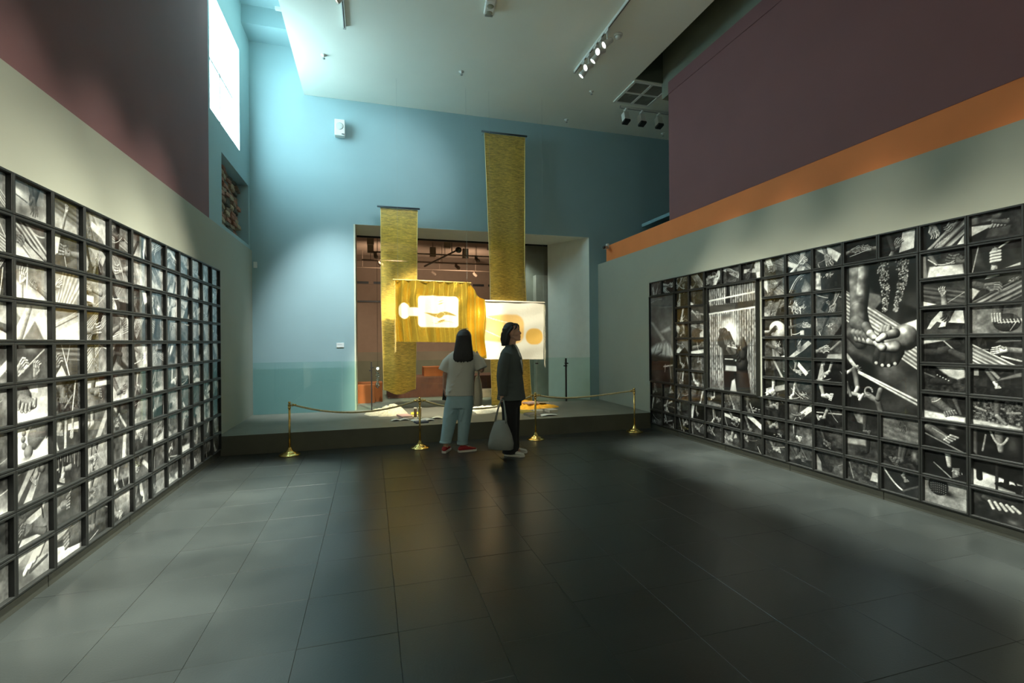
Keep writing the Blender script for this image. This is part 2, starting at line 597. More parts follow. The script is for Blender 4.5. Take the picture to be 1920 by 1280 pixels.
# ---- ceilings
sl = MB()
sl.box(-1.072, 4.155, YF, 7.0, 5.69, 7.0)
sl.box(-1.072, 7.5, 7.0, YB, 5.69, 7.0)
struct(sl.build('ceiling', MT['ceiling']))
struct(MB().box(-2.6, 7.6, YF, YB, 7.2, 7.35).build('ceiling_upper', MT['teal_wall']))
struct(MB().box(-1.92, -1.072, 8.45, YB, 6.47, 7.2).build('ceiling_beam', MT['teal_wall']))
struct(MB().box(-1.92, -1.072, 6.6, 8.45, 6.76, 7.2).build('ceiling_well', MT['teal_wall']))
struct(MB().box(4.156, 4.66, 6.97, 6.998, 5.69, 7.0).build('trim_2', MT['dark_wall']))
struct(MB().box(-2.7, 7.6, YF - 0.2, YF, -0.1, 7.4).build('wall_front', MT['grey_wall']))
# beam end behind the aubergine wall
struct(MB().box(5.44, 5.95, 6.55, YB, 3.80, 3.865).build('trim_3', mat('beam_paint', (0.22, 0.38, 0.42), 0.7)))

# ---- the room beyond
MT['pink'] = mat('pink_brown_paint', (0.30, 0.20, 0.14), 0.8, var=0.05)
MT['rust'] = mat('rust_orange_paint', (0.42, 0.105, 0.02), 0.7, var=0.1)
MT['darkred'] = mat('dark_red_paint', (0.11, 0.032, 0.016), 0.7, var=0.35, scale=4)
struct(MB().box(-6, 7, 9.9, 15.2, 0.0, 0.20).build('floor_gallery', mat('gallery_floor', (0.17, 0.19, 0.155), 0.5, var=0.15, scale=1)))
struct(MB().box(-6, 7, 15, 15.2, 0.2, 4.4).build('wall_gallery_back', MT['pink']))
struct(MB().box(-6, 7, 14.9, 15.0, 0.2, 1.15).build('trim_4', mat('gallery_dado', (0.26, 0.215, 0.15), 0.8, var=0.12, scale=1.5)))
struct(MB().box(-6.2, -6, YB + 0.25, 15.2, 0.0, 4.4).build('wall_gallery_left', MT['pink']))
struct(MB().box(7, 7.2, YB + 0.25, 15.2, 0.0, 4.4).build('wall_gallery_right', MT['pink']))
struct(MB().box(-6, 7, 9.86, 15.2, 3.85, 4.0).build('ceiling_gallery', MT['pink']))
struct(MB().box(-6, 7, 9.86, 9.90, 3.49, 3.85).build('trim_5', MT['black_frame']))
pier = struct(MB().box(3.34, 4.6, 10.3, 11.0, 0.2, 3.85).build('wall_pier', mat('pier_paint', (0.36, 0.38, 0.31), 0.8)))
pb = struct(MB().box(3.50, 3.80, 10.1, 10.299, 0.2, 2.90).build('trim_6', mat('pier_panel', (0.50, 0.52, 0.44), 0.8)))

# ================================================================= PHOTO PRINTS (flat monochrome pictures, painted into a colour attribute)
class Paint:
    def __init__(s, w, h, asp, seed):
        s.r = np.random.RandomState(seed)
        s.w, s.h, s.asp = w, h, asp
        u = (np.arange(w) + 0.5) / w * asp
        v = (np.arange(h) + 0.5) / h
        s.U, s.V = np.meshgrid(u, v)
        s.px = asp / w
        s.I = np.full((h, w), 0.4)

    def mix(s, a, val):
        s.I = s.I * (1 - a) + val * a

    def noise(s, k, stretch=1.0, ang=0.0):
        n = s.r.rand(24, 24)
        n[23], n[:, 23] = n[0], n[:, 0]
        n[23, 23] = n[0, 0]
        ca, sa = math.cos(ang), math.sin(ang)
        x = ((s.U * ca + s.V * sa) * k / stretch + 40) % 23
        y = ((-s.U * sa + s.V * ca) * k + 40) % 23
        i, j = np.floor(x).astype(int), np.floor(y).astype(int)
        fx, fy = x - i, y - j
        fx, fy = fx * fx * (3 - 2 * fx), fy * fy * (3 - 2 * fy)
        i2, j2 = (i + 1) % 24, (j + 1) % 24
        return (n[j, i] * (1 - fx) + n[j, i2] * fx) * (1 - fy) + (n[j2, i] * (1 - fx) + n[j2, i2] * fx) * fy

    def bg(s, a, b, ang=90, tex=0.15, k=5):
        t = math.radians(ang)
        p = (s.U / s.asp - .5) * math.cos(t) + (s.V - .5) * math.sin(t) + .5
        s.I = a + (b - a) * np.clip(p, 0, 1) + (s.noise(k) - .5) * tex + (s.noise(k * 3) - .5) * tex * .6
        return s

    def blur(s, u, v, ru, rv, val, a=1.0, ang=0):
        t = math.radians(ang)
        x, y = s.U - u, s.V - v
        d = ((x * math.cos(t) + y * math.sin(t)) / ru) ** 2 + ((-x * math.sin(t) + y * math.cos(t)) / rv) ** 2
        s.mix(a * np.exp(-d), val)
        return s

    def disc(s, u, v, ru, rv, val, ang=0, sh=0.3):
        t = math.radians(ang)
        x, y = s.U - u, s.V - v
        X, Y = (x * math.cos(t) + y * math.sin(t)) / ru, (-x * math.sin(t) + y * math.cos(t)) / rv
        d = np.sqrt(X * X + Y * Y)
        al = np.clip((1 - d) * min(ru, rv) / s.px + .5, 0, 1)
        s.mix(al, np.clip(val * (1 - sh + sh * 1.6 * np.clip(-X * .4 + Y * .6 + np.sqrt(np.clip(1 - d * d, 0, 1)), -.6, 1.2)), 0, 1))
        return s

    def poly(s, pts, val, soft=1.0, tex=0.12):
        a = np.ones_like(s.U)
        n = len(pts)
        area = sum(pts[i][0] * pts[(i + 1) % n][1] - pts[(i + 1) % n][0] * pts[i][1] for i in range(n))
        sg = 1 if area > 0 else -1
        for i in range(n):
            x0, y0 = pts[i]
            x1, y1 = pts[(i + 1) % n]
            L = math.hypot(x1 - x0, y1 - y0) + 1e-9
            d = sg * ((x1 - x0) * (s.V - y0) - (y1 - y0) * (s.U - x0)) / L
            a = np.minimum(a, np.clip(d / (s.px * soft) + .5, 0, 1))
        s.mix(a, np.clip(val + (s.noise(7) - .5) * tex, 0, 1))
        return s

    def threads(s, u, v, ang, half, freq, lo, hi, a=1.0, fan=0.0):
        t = math.radians(ang)
        x, y = s.U - u, s.V - v
        al = x * math.cos(t) + y * math.sin(t)
        ac = (-x * math.sin(t) + y * math.cos(t)) / (1 + fan * al)
        m = np.clip((half - np.abs(ac)) / s.px + .5, 0, 1)
        w = .5 + .5 * np.sin(ac * freq * 6.283 + 3 * s.noise(3, 6, t))
        w = np.clip(w * .7 + s.noise(30, 12, t) * .5, 0, 1)
        s.mix(m * a, lo + (hi - lo) * w)
        return s

    def line(s, u0, v0, u1, v1, r, val, sag=0.0):
        t = np.linspace(0, 1, 12 if sag else 2)
        P = [(u0 + (u1 - u0) * k, v0 + (v1 - v0) * k - sag * 4 * k * (1 - k)) for k in t]
        for a, b in zip(P[:-1], P[1:]):
            s.cap(a, b, r, r, val, 0.15)
        return s

    def cap(s, a, b, ra, rb, val, sh=0.55, tex=0.1):
        ax, ay = a
        dx, dy = b[0] - ax, b[1] - ay
        L2 = dx * dx + dy * dy + 1e-9
        t = np.clip(((s.U - ax) * dx + (s.V - ay) * dy) / L2, 0, 1)
        cx, cy = ax + dx * t, ay + dy * t
        r = ra + (rb - ra) * t
        ex, ey = s.U - cx, s.V - cy
        d = np.sqrt(ex * ex + ey * ey)
        al = np.clip((r - d) / s.px + .5, 0, 1)
        if al.max() <= 0:
            return s
        nz = np.sqrt(np.clip(1 - (d / r) ** 2, 0, 1))
        lam = np.clip(-.45 * ex / r + .55 * ey / r + .7 * nz, 0, 1)
        val2 = val * (1 - sh + sh * 1.75 * lam) * (1 + tex * (s._n() - .5) * 2)
        s.mix(al, np.clip(val2, 0, 1))
        return s

    def _n(s):
        if not hasattr(s, 'nn'):
            s.nn = s.noise(26)
        return s.nn

    def hand(s, u, v, ang, k, val, curl=0.25, spread=0.16, flip=1, arm=1.0, nail=1.25):
        """(u, v) wrist; ang direction of the fingers; k palm length"""
        t = math.radians(ang)
        D = lambda a, r: (math.cos(t + a) * r, math.sin(t + a) * r)
        if arm > 0:
            d = D(math.pi + .1 * flip, k * 2.4 * arm)
            s.cap((u + d[0], v + d[1]), (u, v), k * .46, k * .30, val * .95, .5)
        c = D(0, k * .5)
        s.blur(u + c[0] + .05, v + c[1] - .06, k * .9, k * .8, s.I.min() * .6, .45)
        for o in (-.28, .0, .28):
            a0 = D(math.pi / 2, o * k * .55)
            b0 = D(0, k * .95)
            b1 = D(math.pi / 2, o * k)
            s.cap((u + a0[0], v + a0[1]), (u + b0[0] + b1[0], v + b0[1] + b1[1]), k * .26, k * .24, val, .4)
        p0 = D(-flip * .8, k * .30)
        p1 = D(-flip * .75, k * .85)
        p2 = D(-flip * .42, k * 1.2)
        s.cap((u + p0[0], v + p0[1]), (u + p1[0], v + p1[1]), k * .21, k * .17, val * .92)
        s.cap((u + p1[0], v + p1[1]), (u + p2[0], v + p2[1]), k * .16, k * .12, val)
        for i, (o, L) in enumerate(((-.42, .62), (-.15, .78), (.13, .84), (.4, .74))):
            o = o * flip
            b0 = D(0, k * .95)
            b1 = D(math.pi / 2, o * k)
            A = (u + b0[0] + b1[0], v + b0[1] + b1[1])
            a1 = spread * o * 2
            m1 = D(a1, k * L * .6)
            B = (A[0] + m1[0], A[1] + m1[1])
            m2 = D(a1 - curl * flip * 1.8, k * L * .5)
            Cc = (B[0] + m2[0], B[1] + m2[1])
            sv = val * (1 + .14 * math.sin(i * 2.3 + u * 9))
            s.cap(A, B, k * .135, k * .125, sv, .7)
            s.cap(B, Cc, k * .12, k * .095, sv * 1.05, .7)
            s.cap(Cc, Cc, k * .06, k * .06, min(1, sv * nail), .2)
        return s

    def foot(s, u, v, ang, k, val, flip=1, leg=1.0, legang=None, nail=1.4):
        """(u, v) heel; ang towards the toes; k foot length"""
        t = math.radians(ang)
        D = lambda a, r: (math.cos(t + a) * r, math.sin(t + a) * r)
        la = math.radians(legang) - t if legang is not None else math.pi / 2 * flip
        s.blur(u + D(0, k * .5)[0], v + D(0, k * .5)[1] - .07, k * .7, k * .22, .05, .5, ang)
        if leg > 0:
            a = D(0, k * .12)
            b = D(la, k * 1.25 * leg)
            s.cap((u + b[0], v + b[1]), (u + a[0], v + a[1]), k * .24, k * .15, val * .9, .6)
        a, b = D(0, k * .05), D(0, k * .68)
        s.cap((u + a[0], v + a[1]), (u + b[0], v + b[1]), k * .16, k * .2, val, .5)
        c = D(.25 * flip, k * .4)
        s.cap((u + c[0], v + c[1]), (u + b[0], v + b[1]), k * .15, k * .18, val * 1.05, .5)
        for i in range(5):
            o = (-.34 + .17 * i) * flip
            q0 = D(0, k * (.74 - .035 * abs(i - 3.2)))
            q1 = D(math.pi / 2, o * k * .62)
            A = (u + q0[0] + q1[0], v + q0[1] + q1[1])
            m = D(o * .5, k * (.16 if i < 4 else .19))
            B = (A[0] + m[0], A[1] + m[1])
            rr = k * (.055 if i < 4 else .078)
            s.cap(A, B, rr * 1.1, rr, val * (.95 + .1 * (i % 2)), .65)
            s.cap(B, B, rr * .45, rr * .45, min(1, val * nail), .1)
        return s

    def knots(s, u, v, n, k, val):
        for i in range(n):
            a = s.r.rand() * 6.28
            x, y = u + s.r.randn() * k, v + s.r.randn() * k * .6
            s.line(x, y, x + math.cos(a) * k, y + math.sin(a) * k * .7, k * .13, val * (.6 + .5 * s.r.rand()), .0)
        return s


def random_print(p, row, tone):
    r = p.r
    R = lambda a, b: a + (b - a) * r.rand()
    b0 = R(.12, .5) * tone + (.25 if r.rand() < .35 else 0)
    b1 = R(.15, .75) * tone
    p.bg(b0, b1, R(0, 360), .18)
    k = R(.24, .34)
    if row < 5:
        if r.rand() < .6:
            p.threads(R(.3, 1.1), R(.2, .8), R(-55, 55) + (90 if r.rand() < .3 else 0), R(.15, .4), R(9, 22), .2 * tone, R(.75, 1.0), .9, R(-.3, .3))
        for _ in range(r.randint(1, 3)):
            c = (R(0, 1.45), R(0, 1))
            a = R(0, 3.1)
            w, l = R(.08, .25), R(.4, .9)
            q = [(c[0] + math.cos(a) * l * i - math.sin(a) * w * j, c[1] + math.sin(a) * l * i + math.cos(a) * w * j) for i, j in ((-1, -1), (1, -1), (1, 1), (-1, 1))]
            p.poly(q, R(.06, .2) if r.rand() < .45 else R(.7, .98), R(1, 4))
        n = 1 if r.rand() < .55 else 2
        for i in range(n):
            val = R(.32, .75) if b0 < .35 else R(.22, .6)
            p.hand(R(.35, 1.1), R(.3, .7), R(0, 360), k * (1 if n == 1 else .8), val, R(.0, .6), R(.05, .3), 1 if r.rand() < .5 else -1)
        for _ in range(r.randint(0, 4)):
            x, y, a = R(0, 1.45), R(0, 1), R(0, 6.28)
            p.line(x, y, x + math.cos(a) * .8, y + math.sin(a) * .8, R(.006, .016), R(.6, 1.0), R(0, .1))
        if r.rand() < .3:
            p.knots(R(.3, 1.1), R(.2, .8), 14, .1, R(.5, 1))
    else:
        if r.rand() < .5:
            p.poly([(0, 0), (1.45, 0), (1.45, R(.15, .5)), (0, R(.1, .45))], R(.08, .85) * tone, 3, .25)
        if r.rand() < .5:
            c, a, w = (R(0, 1.45), R(.3, 1)), R(0, 3.1), R(.03, .16)
            q = [(c[0] + math.cos(a) * i - math.sin(a) * w * j, c[1] + math.sin(a) * i + math.cos(a) * w * j) for i, j in ((-1, -1), (1, -1), (1, 1), (-1, 1))]
            p.poly(q, R(.6, .95), 2)
        n = 1 if r.rand() < .6 else 2
        for i in range(n):
            val = R(.35, .8) if b0 < .3 else R(.2, .65)
            p.foot(R(.3, .8), R(.25, .6), R(-70, 40) if r.rand() < .6 else R(140, 250), R(.5, .8) * (1 if n == 1 else .75), val, 1 if r.rand() < .6 else -1, 1.0, R(60, 125))
        for _ in range(r.randint(0, 3)):
            x, y, a = R(0, 1.45), R(0, 1), R(0, 6.28)
            p.line(x, y, x + math.cos(a) * .9, y + math.sin(a) * .9, R(.008, .02), R(.55, .95), R(0, .12))
        if r.rand() < .25:
            p.knots(R(.3, 1.1), R(.1, .5), 16, .12, R(.5, .9))
    p.I = np.clip((p.I - .5) * 1.15 + .5, .02, 1)


# ---- the pictures that are large enough to read, painted one by one
def _(f):
    return f


CUSTOM = {}
SUBJ = {}


def pic(key, subject):
    def deco(f):
        CUSTOM[key] = f
        SUBJ[key] = subject
        return f
    return deco


# window-side wall: ('L', row, column counted from the platform)
@pic(('L', 0, 10), 'dark hand over a pale blurred cloth')
def f(p):
    p.bg(.8, .55, 60, .1).blur(.3, .65, .5, .12, .95, .9, -20).blur(.5, .15, .3, .2, .3, .8).poly([(0, .85), (1.45, .55), (1.45, 1), (0, 1)], .55, 8)
    p.cap((1.15, 1.0), (.95, .6), .13, .17, .3).hand(.95, .62, -80, .27, .34, .2, .22).line(0, .62, .7, .45, .02, .35)


@pic(('L', 1, 10), 'hand guiding diagonal warp threads')
def f(p):
    p.bg(.3, .6, 120).threads(.75, .55, -38, .35, 7, .15, .9).poly([(0, 0), (.9, 0), (.3, .42), (0, .5)], .9, 3).poly([(.9, 0), (1.45, 0), (1.45, .25), (.5, .5)], .75, 3)
    p.hand(.12, .62, -20, .26, .42, .3).line(.6, .5, 1.45, .05, .02, .08).line(.7, .95, 1.45, .75, .02, .9, .1)


@pic(('L', 2, 10), 'hand raised over a pale cloth')
def f(p):
    p.bg(.7, .5, 90, .15).poly([(0, 0), (1.45, 0), (1.45, .3), (0, .5)], .92, 5).hand(.45, .45, 80, .24, .85, .1, .3).line(.65, 0, .7, 1, .03, .95).hand(1.1, .35, 150, .2, .55)


@pic(('L', 3, 10), 'pale foot between dark triangles')
def f(p):
    p.bg(.85, .9, 0, .1).poly([(0, .9), (.5, .55), (.1, .3), (0, .3)], .5, 3).poly([(.5, .0), (1.4, .0), (1.0, .55)], .5, 3).cap((.75, .9), (.3, .1), .12, .2, .8, .4).poly([(1.45, 1), (1.45, .3), (.9, .6)], .95)


@pic(('L', 4, 10), 'two hands pulling a cord')
def f(p):
    p.bg(.4, .3, 90).poly([(0, 0), (.3, 0), (0, .6)], .25).poly([(.3, .9), (.6, .9), (.55, 1), (.3, 1)], .9).hand(.25, .25, 42, .3, .66, .5, .1).hand(1.0, .1, 80, .26, .6, .5).line(.3, .15, 1.4, .85, .025, .8).blur(.8, .85, .2, .1, .6)


@pic(('L', 5, 10), 'bare toes on a white ground')
def f(p):
    p.bg(.93, .75, 60, .08).poly([(.75, .8), (1.1, .75), (1.1, 1), (.75, 1)], .95).cap((.3, 1.05), (.55, .65), .22, .28, .45, .6).cap((.45, .6), (.85, .45), .2, .16, .5)
    for i, (x, y) in enumerate(((.28, .42), (.43, .33), (.58, .3), (.74, .33), (.95, .42))):
        p.cap((x + .04, y + .14), (x, y), .075, .08 if i < 4 else .11, .5, .85).cap((x, y - .04), (x, y - .04), .035, .03, .75, .1)


@pic(('L', 6, 10), 'round toes seen from below')
def f(p):
    p.bg(.85, .95, 180, .08).cap((1.35, .9), (1.0, .62), .42, .36, .45, .45).poly([(1.45, 0), (1.45, .55), (.9, .2), (1.0, 0)], .93, 4)
    for x, y, r in ((.62, .95, .07), (.5, .82, .085), (.47, .65, .09), (.5, .46, .1), (.68, .27, .19)):
        p.disc(x, y, r, r, .42, 0, .6)
    p.blur(.62, .1, .2, .06, .55)


@pic(('L', 7, 10), 'bare foot beside a wooden pole')
def f(p):
    p.bg(.28, .35, 0, .12).poly([(0, 0), (.15, 0), (1.0, .95), (.75, 1)], .7, 2).poly([(.45, 0), (.8, 0), (1.3, .9), (1.2, .95)], .8, 2).foot(1.1, .9, -120, .55, .55, 1, .3).poly([(0, .75), (.6, .95), (.5, 1), (0, 1)], .6)


@pic(('L', 8, 10), 'two hands working over a white frame')
def f(p):
    p.bg(.35, .5, 0).poly([(.4, .4), (1.2, .6), (1.45, 1), (1.2, 1), (.5, .7)], .92).poly([(0, .25), (1.45, .05), (1.45, .2), (0, .42)], .2).poly([(0, 0), (1.45, 0), (1.45, .05), (0, .22)], .85)
    p.hand(.5, .75, 190, .28, .35, .3).hand(.75, .35, 160, .28, .4, .5, .1, -1).line(1.2, 1, 1.3, .5, .03, .15).line(.2, .0, .5, .4, .04, .25)


@pic(('L', 9, 10), 'pale toes close to the lens')
def f(p):
    p.bg(.55, .85, 70, .12).poly([(0, 0), (1.0, 0), (.4, .55), (0, .7)], .4, 8)
    for i in range(4):
        p.cap((.5 + .2 * i, .35 + .1 * i), (.9 + .14 * i, .75 + .05 * i), .1, .09, .88, .7)
    p.line(.7, .3, 1.45, .45, .05, .3).poly([(.2, .7), (.5, .8), (.6, 1), (.2, 1)], .9)


@pic(('L', 0, 9), 'arm raised before a striped cloth')
def f(p):
    p.bg(.35, .3, 90).threads(.7, .7, -12, .35, 6, .25, .5).poly([(0, .0), (1.45, .0), (1.45, .28), (0, .6)], .7, 6).cap((.6, 0), (.85, .65), .09, .06, .6).hand(.86, .66, 85, .13, .9, .1, .4, 1, 0).line(0, .85, .4, .98, .015, .95, -.05)


@pic(('L', 1, 9), 'open hand laid across a light block')
def f(p):
    p.bg(.3, .35, 0).poly([(0, 1), (.55, 1), (.4, .4), (.25, .2), (0, .3)], .88).poly([(.35, .4), (.75, .35), (.85, 0), (0, 0), (0, .1)], .3).poly([(.8, .1), (1.45, 0), (1.45, .45)], .4).hand(1.0, .5, 175, .3, .5, .05, .25).line(.75, .35, .85, .0, .015, .9)


@pic(('L', 2, 9), 'fanned pale threads')
def f(p):
    p.bg(.55, .8, 180).threads(.9, .4, 60, .5, 7, .5, .98, .9, .5).hand(.3, .5, 40, .2, .75)


@pic(('L', 3, 9), 'white cloth edge with thin rods')
def f(p):
    p.bg(.9, .7, 90, .06).poly([(0, .55), (1.45, .9), (1.45, 1), (0, 1)], .55, 2).line(0, .3, 1.45, .8, .015, .3).line(0, .4, 1.45, .95, .012, .9).poly([(0, 0), (1.45, 0), (1.45, .6), (0, .15)], .95)


@pic(('L', 4, 9), 'hands drawing strings to a point')
def f(p):
    p.bg(.4, .3, 0).threads(1.0, .7, -4, .2, 5, .2, .6).hand(.15, .3, 45, .3, .5, .4).line(.55, 1, .8, .35, .02, .95).line(1.0, 1, .8, .35, .02, .9).line(.8, .4, .95, 0, .03, .9).poly([(.2, 0), (.8, 0), (.55, .35)], .85)


@pic(('L', 5, 9), 'strapped foot on dark gravel')
def f(p):
    p.bg(.22, .3, 0, .4, 14).foot(.5, .95, -75, .75, .42, 1, .2).line(1.3, 1, 1.1, 0, .03, .85).line(.7, .15, 1.1, .5, .03, .6).blur(.25, .9, .25, .1, .7)


@pic(('L', 6, 9), 'toes between two upright sticks')
def f(p):
    p.bg(.35, .25, 0).poly([(.85, .55), (1.45, .5), (1.45, .75), (.85, .75)], .92).line(.75, 1, .7, 0, .06, .75).line(.1, .6, .35, 0, .04, .8).foot(.4, 1.0, -88, .62, .55, 1, .2).line(1.15, 1, 1.1, .6, .03, .8).hand(1.1, .55, -100, .16, .7)


@pic(('L', 7, 9), 'strips hanging in the dark')
def f(p):
    p.bg(.22, .28, 0)
    for i in range(12):
        x = .1 + .12 * i
        p.line(x, 1, x + .04 * math.sin(i), .35 + .5 * abs(math.sin(i * 1.7)), .02, .35 + .4 * abs(math.cos(i * 2.1)))
    p.foot(.6, .55, -100, .5, .6, 1, .6).poly([(0, 0), (.6, 0), (.3, .12), (0, .15)], .8, 4).line(.0, .5, .35, .58, .03, .75)


@pic(('L', 8, 9), 'foot under a curved light rim')
def f(p):
    p.bg(.32, .28, 90, .1).poly([(0, .35), (1.0, .8), (1.05, 1), (0, 1)], .4).line(0, .35, 1.0, .9, .025, .9, .12).foot(.25, .42, 12, .8, .5, 1, 0)


@pic(('L', 9, 9), 'clenched fist on a white slab')
def f(p):
    p.bg(.4, .5, 0, .1).poly([(0, 0), (1.45, 0), (1.45, .2), (0, .55)], .92, 3, .2).poly([(0, .65), (.6, .75), (1.2, 1), (0, 1)], .85).poly([(.0, .5), (.55, .42), (.55, .62), (0, .65)], .25).cap((1.45, .5), (.95, .5), .35, .28, .38, .5)
    for i in range(4):
        p.cap((.85, .68 - .11 * i), (.62 + .02 * i, .62 - .11 * i), .075, .065, .45, .8)


# orange-band wall: ('R', row, column counted from the platform)
@pic(('R', 0, 13), 'knuckles over a folded edge')
def f(p):
    p.bg(.12, .3, 0).poly([(0, .25), (.75, .55), (0, .62)], .85, 2).poly([(0, .65), (.85, .72), (1.0, .95), (0, 1)], .5, 4, .5).poly([(.45, .1), (1.1, .1), (1.2, .42), (.6, .5)], .4, 3)
    for i in range(5):
        p.cap((.72 + .1 * i, .62), (.6 + .11 * i, .45), .06, .05, .5, .8)
    p.cap((1.1, .55), (.7, .66), .1, .08, .42)


@pic(('R', 1, 13), 'upright fist gripping twine')
def f(p):
    p.bg(.2, .25, 0, .1).poly([(.0, .3), (.45, .1), (.2, .9)], .35, 6).line(.02, .0, .22, .95, .02, .75).poly([(1.0, .05), (1.45, .1), (1.45, .2)], .8).line(.75, .75, 1.15, 1.0, .03, .9).cap((.7, .1), (.72, .3), .1, .1, .7)
    p.cap((.72, .35), (.74, .7), .16, .14, .55)
    for i in range(4):
        p.cap((.62, .66 - .11 * i), (.88, .68 - .11 * i), .065, .06, .75, .85)
    p.knots(.7, .08, 12, .06, .9).knots(.75, .82, 8, .05, .9)


@pic(('R', 2, 13), 'wrinkled hand over loom rods')
def f(p):
    p.bg(.15, .3, 20).threads(1.1, .3, 28, .3, 6, .15, .75).poly([(0, .1), (.25, .45), (0, .6)], .85, 3).cap((.1, .7), (.5, .55), .14, .13, .4).hand(.45, .6, -5, .28, .5, .5, .12, 1, 0).poly([(.4, .85), (.85, .95), (.85, 1), (.5, 1)], .8).knots(1.25, .75, 10, .08, .8)


@pic(('R', 3, 13), 'hand in a stitched round basket')
def f(p):
    p.bg(.55, .5, 30, .2).disc(1.05, .38, .4, .33, .22, 0, .4).cap((.8, 1), (.78, .5), .18, .13, .45)
    for i in range(4):
        p.cap((.62 + .08 * i, .7), (.64 + .08 * i, .42), .04, .035, .65, .7)
    for i in range(7):
        p.line(.85 + .1 * i, .5, .9 + .1 * i, .36, .013, .95)
    p.line(.8, .38, 1.4, .4, .012, .9).line(1.35, .45, 1.15, .1, .012, .8)


@pic(('R', 4, 13), 'long fingers resting on a rod')
def f(p):
    p.bg(.12, .25, 0).threads(.15, .2, -30, .4, 8, .2, .95).poly([(.7, .8), (1.45, .85), (1.45, 1), (.9, .95)], .5).cap((1.45, .5), (1.0, .55), .11, .1, .55).hand(1.02, .55, 188, .24, .8, .0, .08, 1, 0).line(.0, .55, .5, .55, .015, .6).line(.9, .3, 1.45, .15, .03, .85)


@pic(('R', 5, 13), 'small foot stepping beside a plank')
def f(p):
    p.bg(.14, .2, 90, .15).poly([(.75, .55), (1.45, .75), (1.45, .9), (.8, .62)], .6, 3).cap((.45, .9), (.75, .4), .07, .07, .5).foot(.66, .5, -60, .3, .75, 1, 0).poly([(.05, .7), (.2, .7), (.2, .95), (.05, .95)], .75).cap((.55, .95), (.8, .65), .06, .06, .6)


@pic(('R', 6, 13), 'foot on rough littered ground')
def f(p):
    p.bg(.3, .35, 90, .6, 16).poly([(0, 0), (1.45, 0), (1.45, .1), (0, .2)], .75, 5, .4).cap((.75, .9), (.75, .4), .1, .08, .4).cap((.75, .4), (1.0, .15), .08, .05, .55).line(.1, .65, .4, .55, .04, .7).line(1.05, .55, 1.4, .6, .04, .65).knots(.2, .3, 8, .1, .6)


@pic(('R', 7, 13), 'pale loop hanging in the dark')
def f(p):
    p.bg(.12, .1, 0, .1).poly([(0, .1), (.12, .0), (.12, 1), (0, 1)], .4, 4).blur(1.2, .6, .2, .4, .35).cap((.8, .9), (.85, .3), .14, .09, .5).line(.55, .95, 1.05, .8, .035, .75, .35).line(.4, .8, .3, .2, .03, .6)


@pic(('R', 8, 13), 'two dark legs on sunlit ground')
def f(p):
    p.bg(.2, .15, 90, .15).poly([(0, 0), (1.45, 0), (1.45, .35), (.6, .5), (0, .6)], .88, 3, .15)
    p.cap((.18, .9), (.2, .3), .09, .1, .12, .3).cap((.75, .95), (.72, .3), .06, .05, .25, .4).foot(.7, .22, 0, .4, .12, 1, 0).cap((1.05, .9), (1.0, .3), .08, .08, .12, .3).foot(.95, .2, -5, .55, .12, 1, 0).line(.72, .15, .72, 0, .04, .2).line(1.15, .6, 1.42, .05, .03, .15)


@pic(('R', 9, 13), 'pale toes on dark earth')
def f(p):
    p.bg(.15, .3, 60, .12).cap((.35, .75), (.65, .6), .1, .16, .35)
    for i in range(5):
        p.cap((.5 + .17 * i, .66), (.62 + .19 * i, .42 + .02 * i), .055, .06, .85, .6)
    p.poly([(.0, .45), (.25, .6), (.15, .85), (0, .9)], .4, 5).blur(1.2, .1, .2, .1, .5)


@pic(('R', 0, 12), 'two hands over a diagonal loom')
def f(p):
    p.bg(.12, .2, 0).poly([(0, .2), (.08, .95), (.3, 1), (0, 1)], .8).threads(.95, .35, 42, .3, 4, .1, .8).poly([(1.2, .0), (1.45, 0), (1.45, .35)], .92).hand(.35, .95, -70, .3, .6, .4, .1, 1, .3).hand(1.2, .95, -135, .27, .5, .4, .15, 1, .3)
    for i in range(6):
        p.line(.45 + .08 * i, .06 + .05 * i, .55 + .08 * i, .2 + .05 * i, .018, .75)


@pic(('R', 1, 12), 'hands smoothing a white sheet')
def f(p):
    p.bg(.3, .2, 0).poly([(.15, 0), (1.45, 0), (1.4, .4), (.25, .45)], .92, 3, .08).hand(1.45, .55, 172, .33, .45, .2).cap((.25, .95), (.5, .5), .1, .08, .5).line(.2, .75, .5, .5, .02, .9).line(.55, .5, 1.1, .55, .02, .8, .05).poly([(0, 0), (.15, 0), (.1, .9), (0, .9)], .6)


@pic(('R', 2, 12), 'wrinkled hand pointing up from the weave')
def f(p):
    p.bg(.35, .22, 90, .2).threads(.4, .5, -14, .3, 6, .2, .5).cap((.78, 0), (.74, .4), .12, .1, .6).hand(.74, .38, 105, .2, .68, .3, .2, 1, 0, 1.4).poly([(0, 0), (.5, .05), (0, .2)], .92).line(.9, .1, 1.45, .45, .015, .7)


@pic(('R', 3, 12), 'dark hand between white blocks')
def f(p):
    p.bg(.18, .2, 0).poly([(0, .2), (.3, .55), (.5, .95), (.9, .85), (.8, .3), (.2, .2)], .9).poly([(.9, .45), (1.45, .4), (1.4, .9), (1.15, .95)], .88).poly([(0, 0), (1.45, 0), (1.45, .18), (0, .2)], .35).hand(.95, .95, -110, .27, .25, .3).poly([(.25, .2), (.5, .5), (.65, .45), (.5, .15)], .3)


@pic(('R', 4, 12), 'dark fist on a pale diagonal')
def f(p):
    p.bg(.12, .2, 90).poly([(0, .55), (.9, .9), (1.45, 1), (0, 1)], .9, 3).cap((0, .4), (.6, .4), .14, .15, .25).cap((.65, .45), (.85, .55), .18, .13, .28).line(.75, .85, 1.1, .5, .025, .8).line(1.1, .5, 1.45, .3, .02, .85).poly([(1.1, .6), (1.45, .55), (1.45, .95), (1.05, .8)], .18).cap((1.45, .2), (1.0, .45), .16, .12, .3)


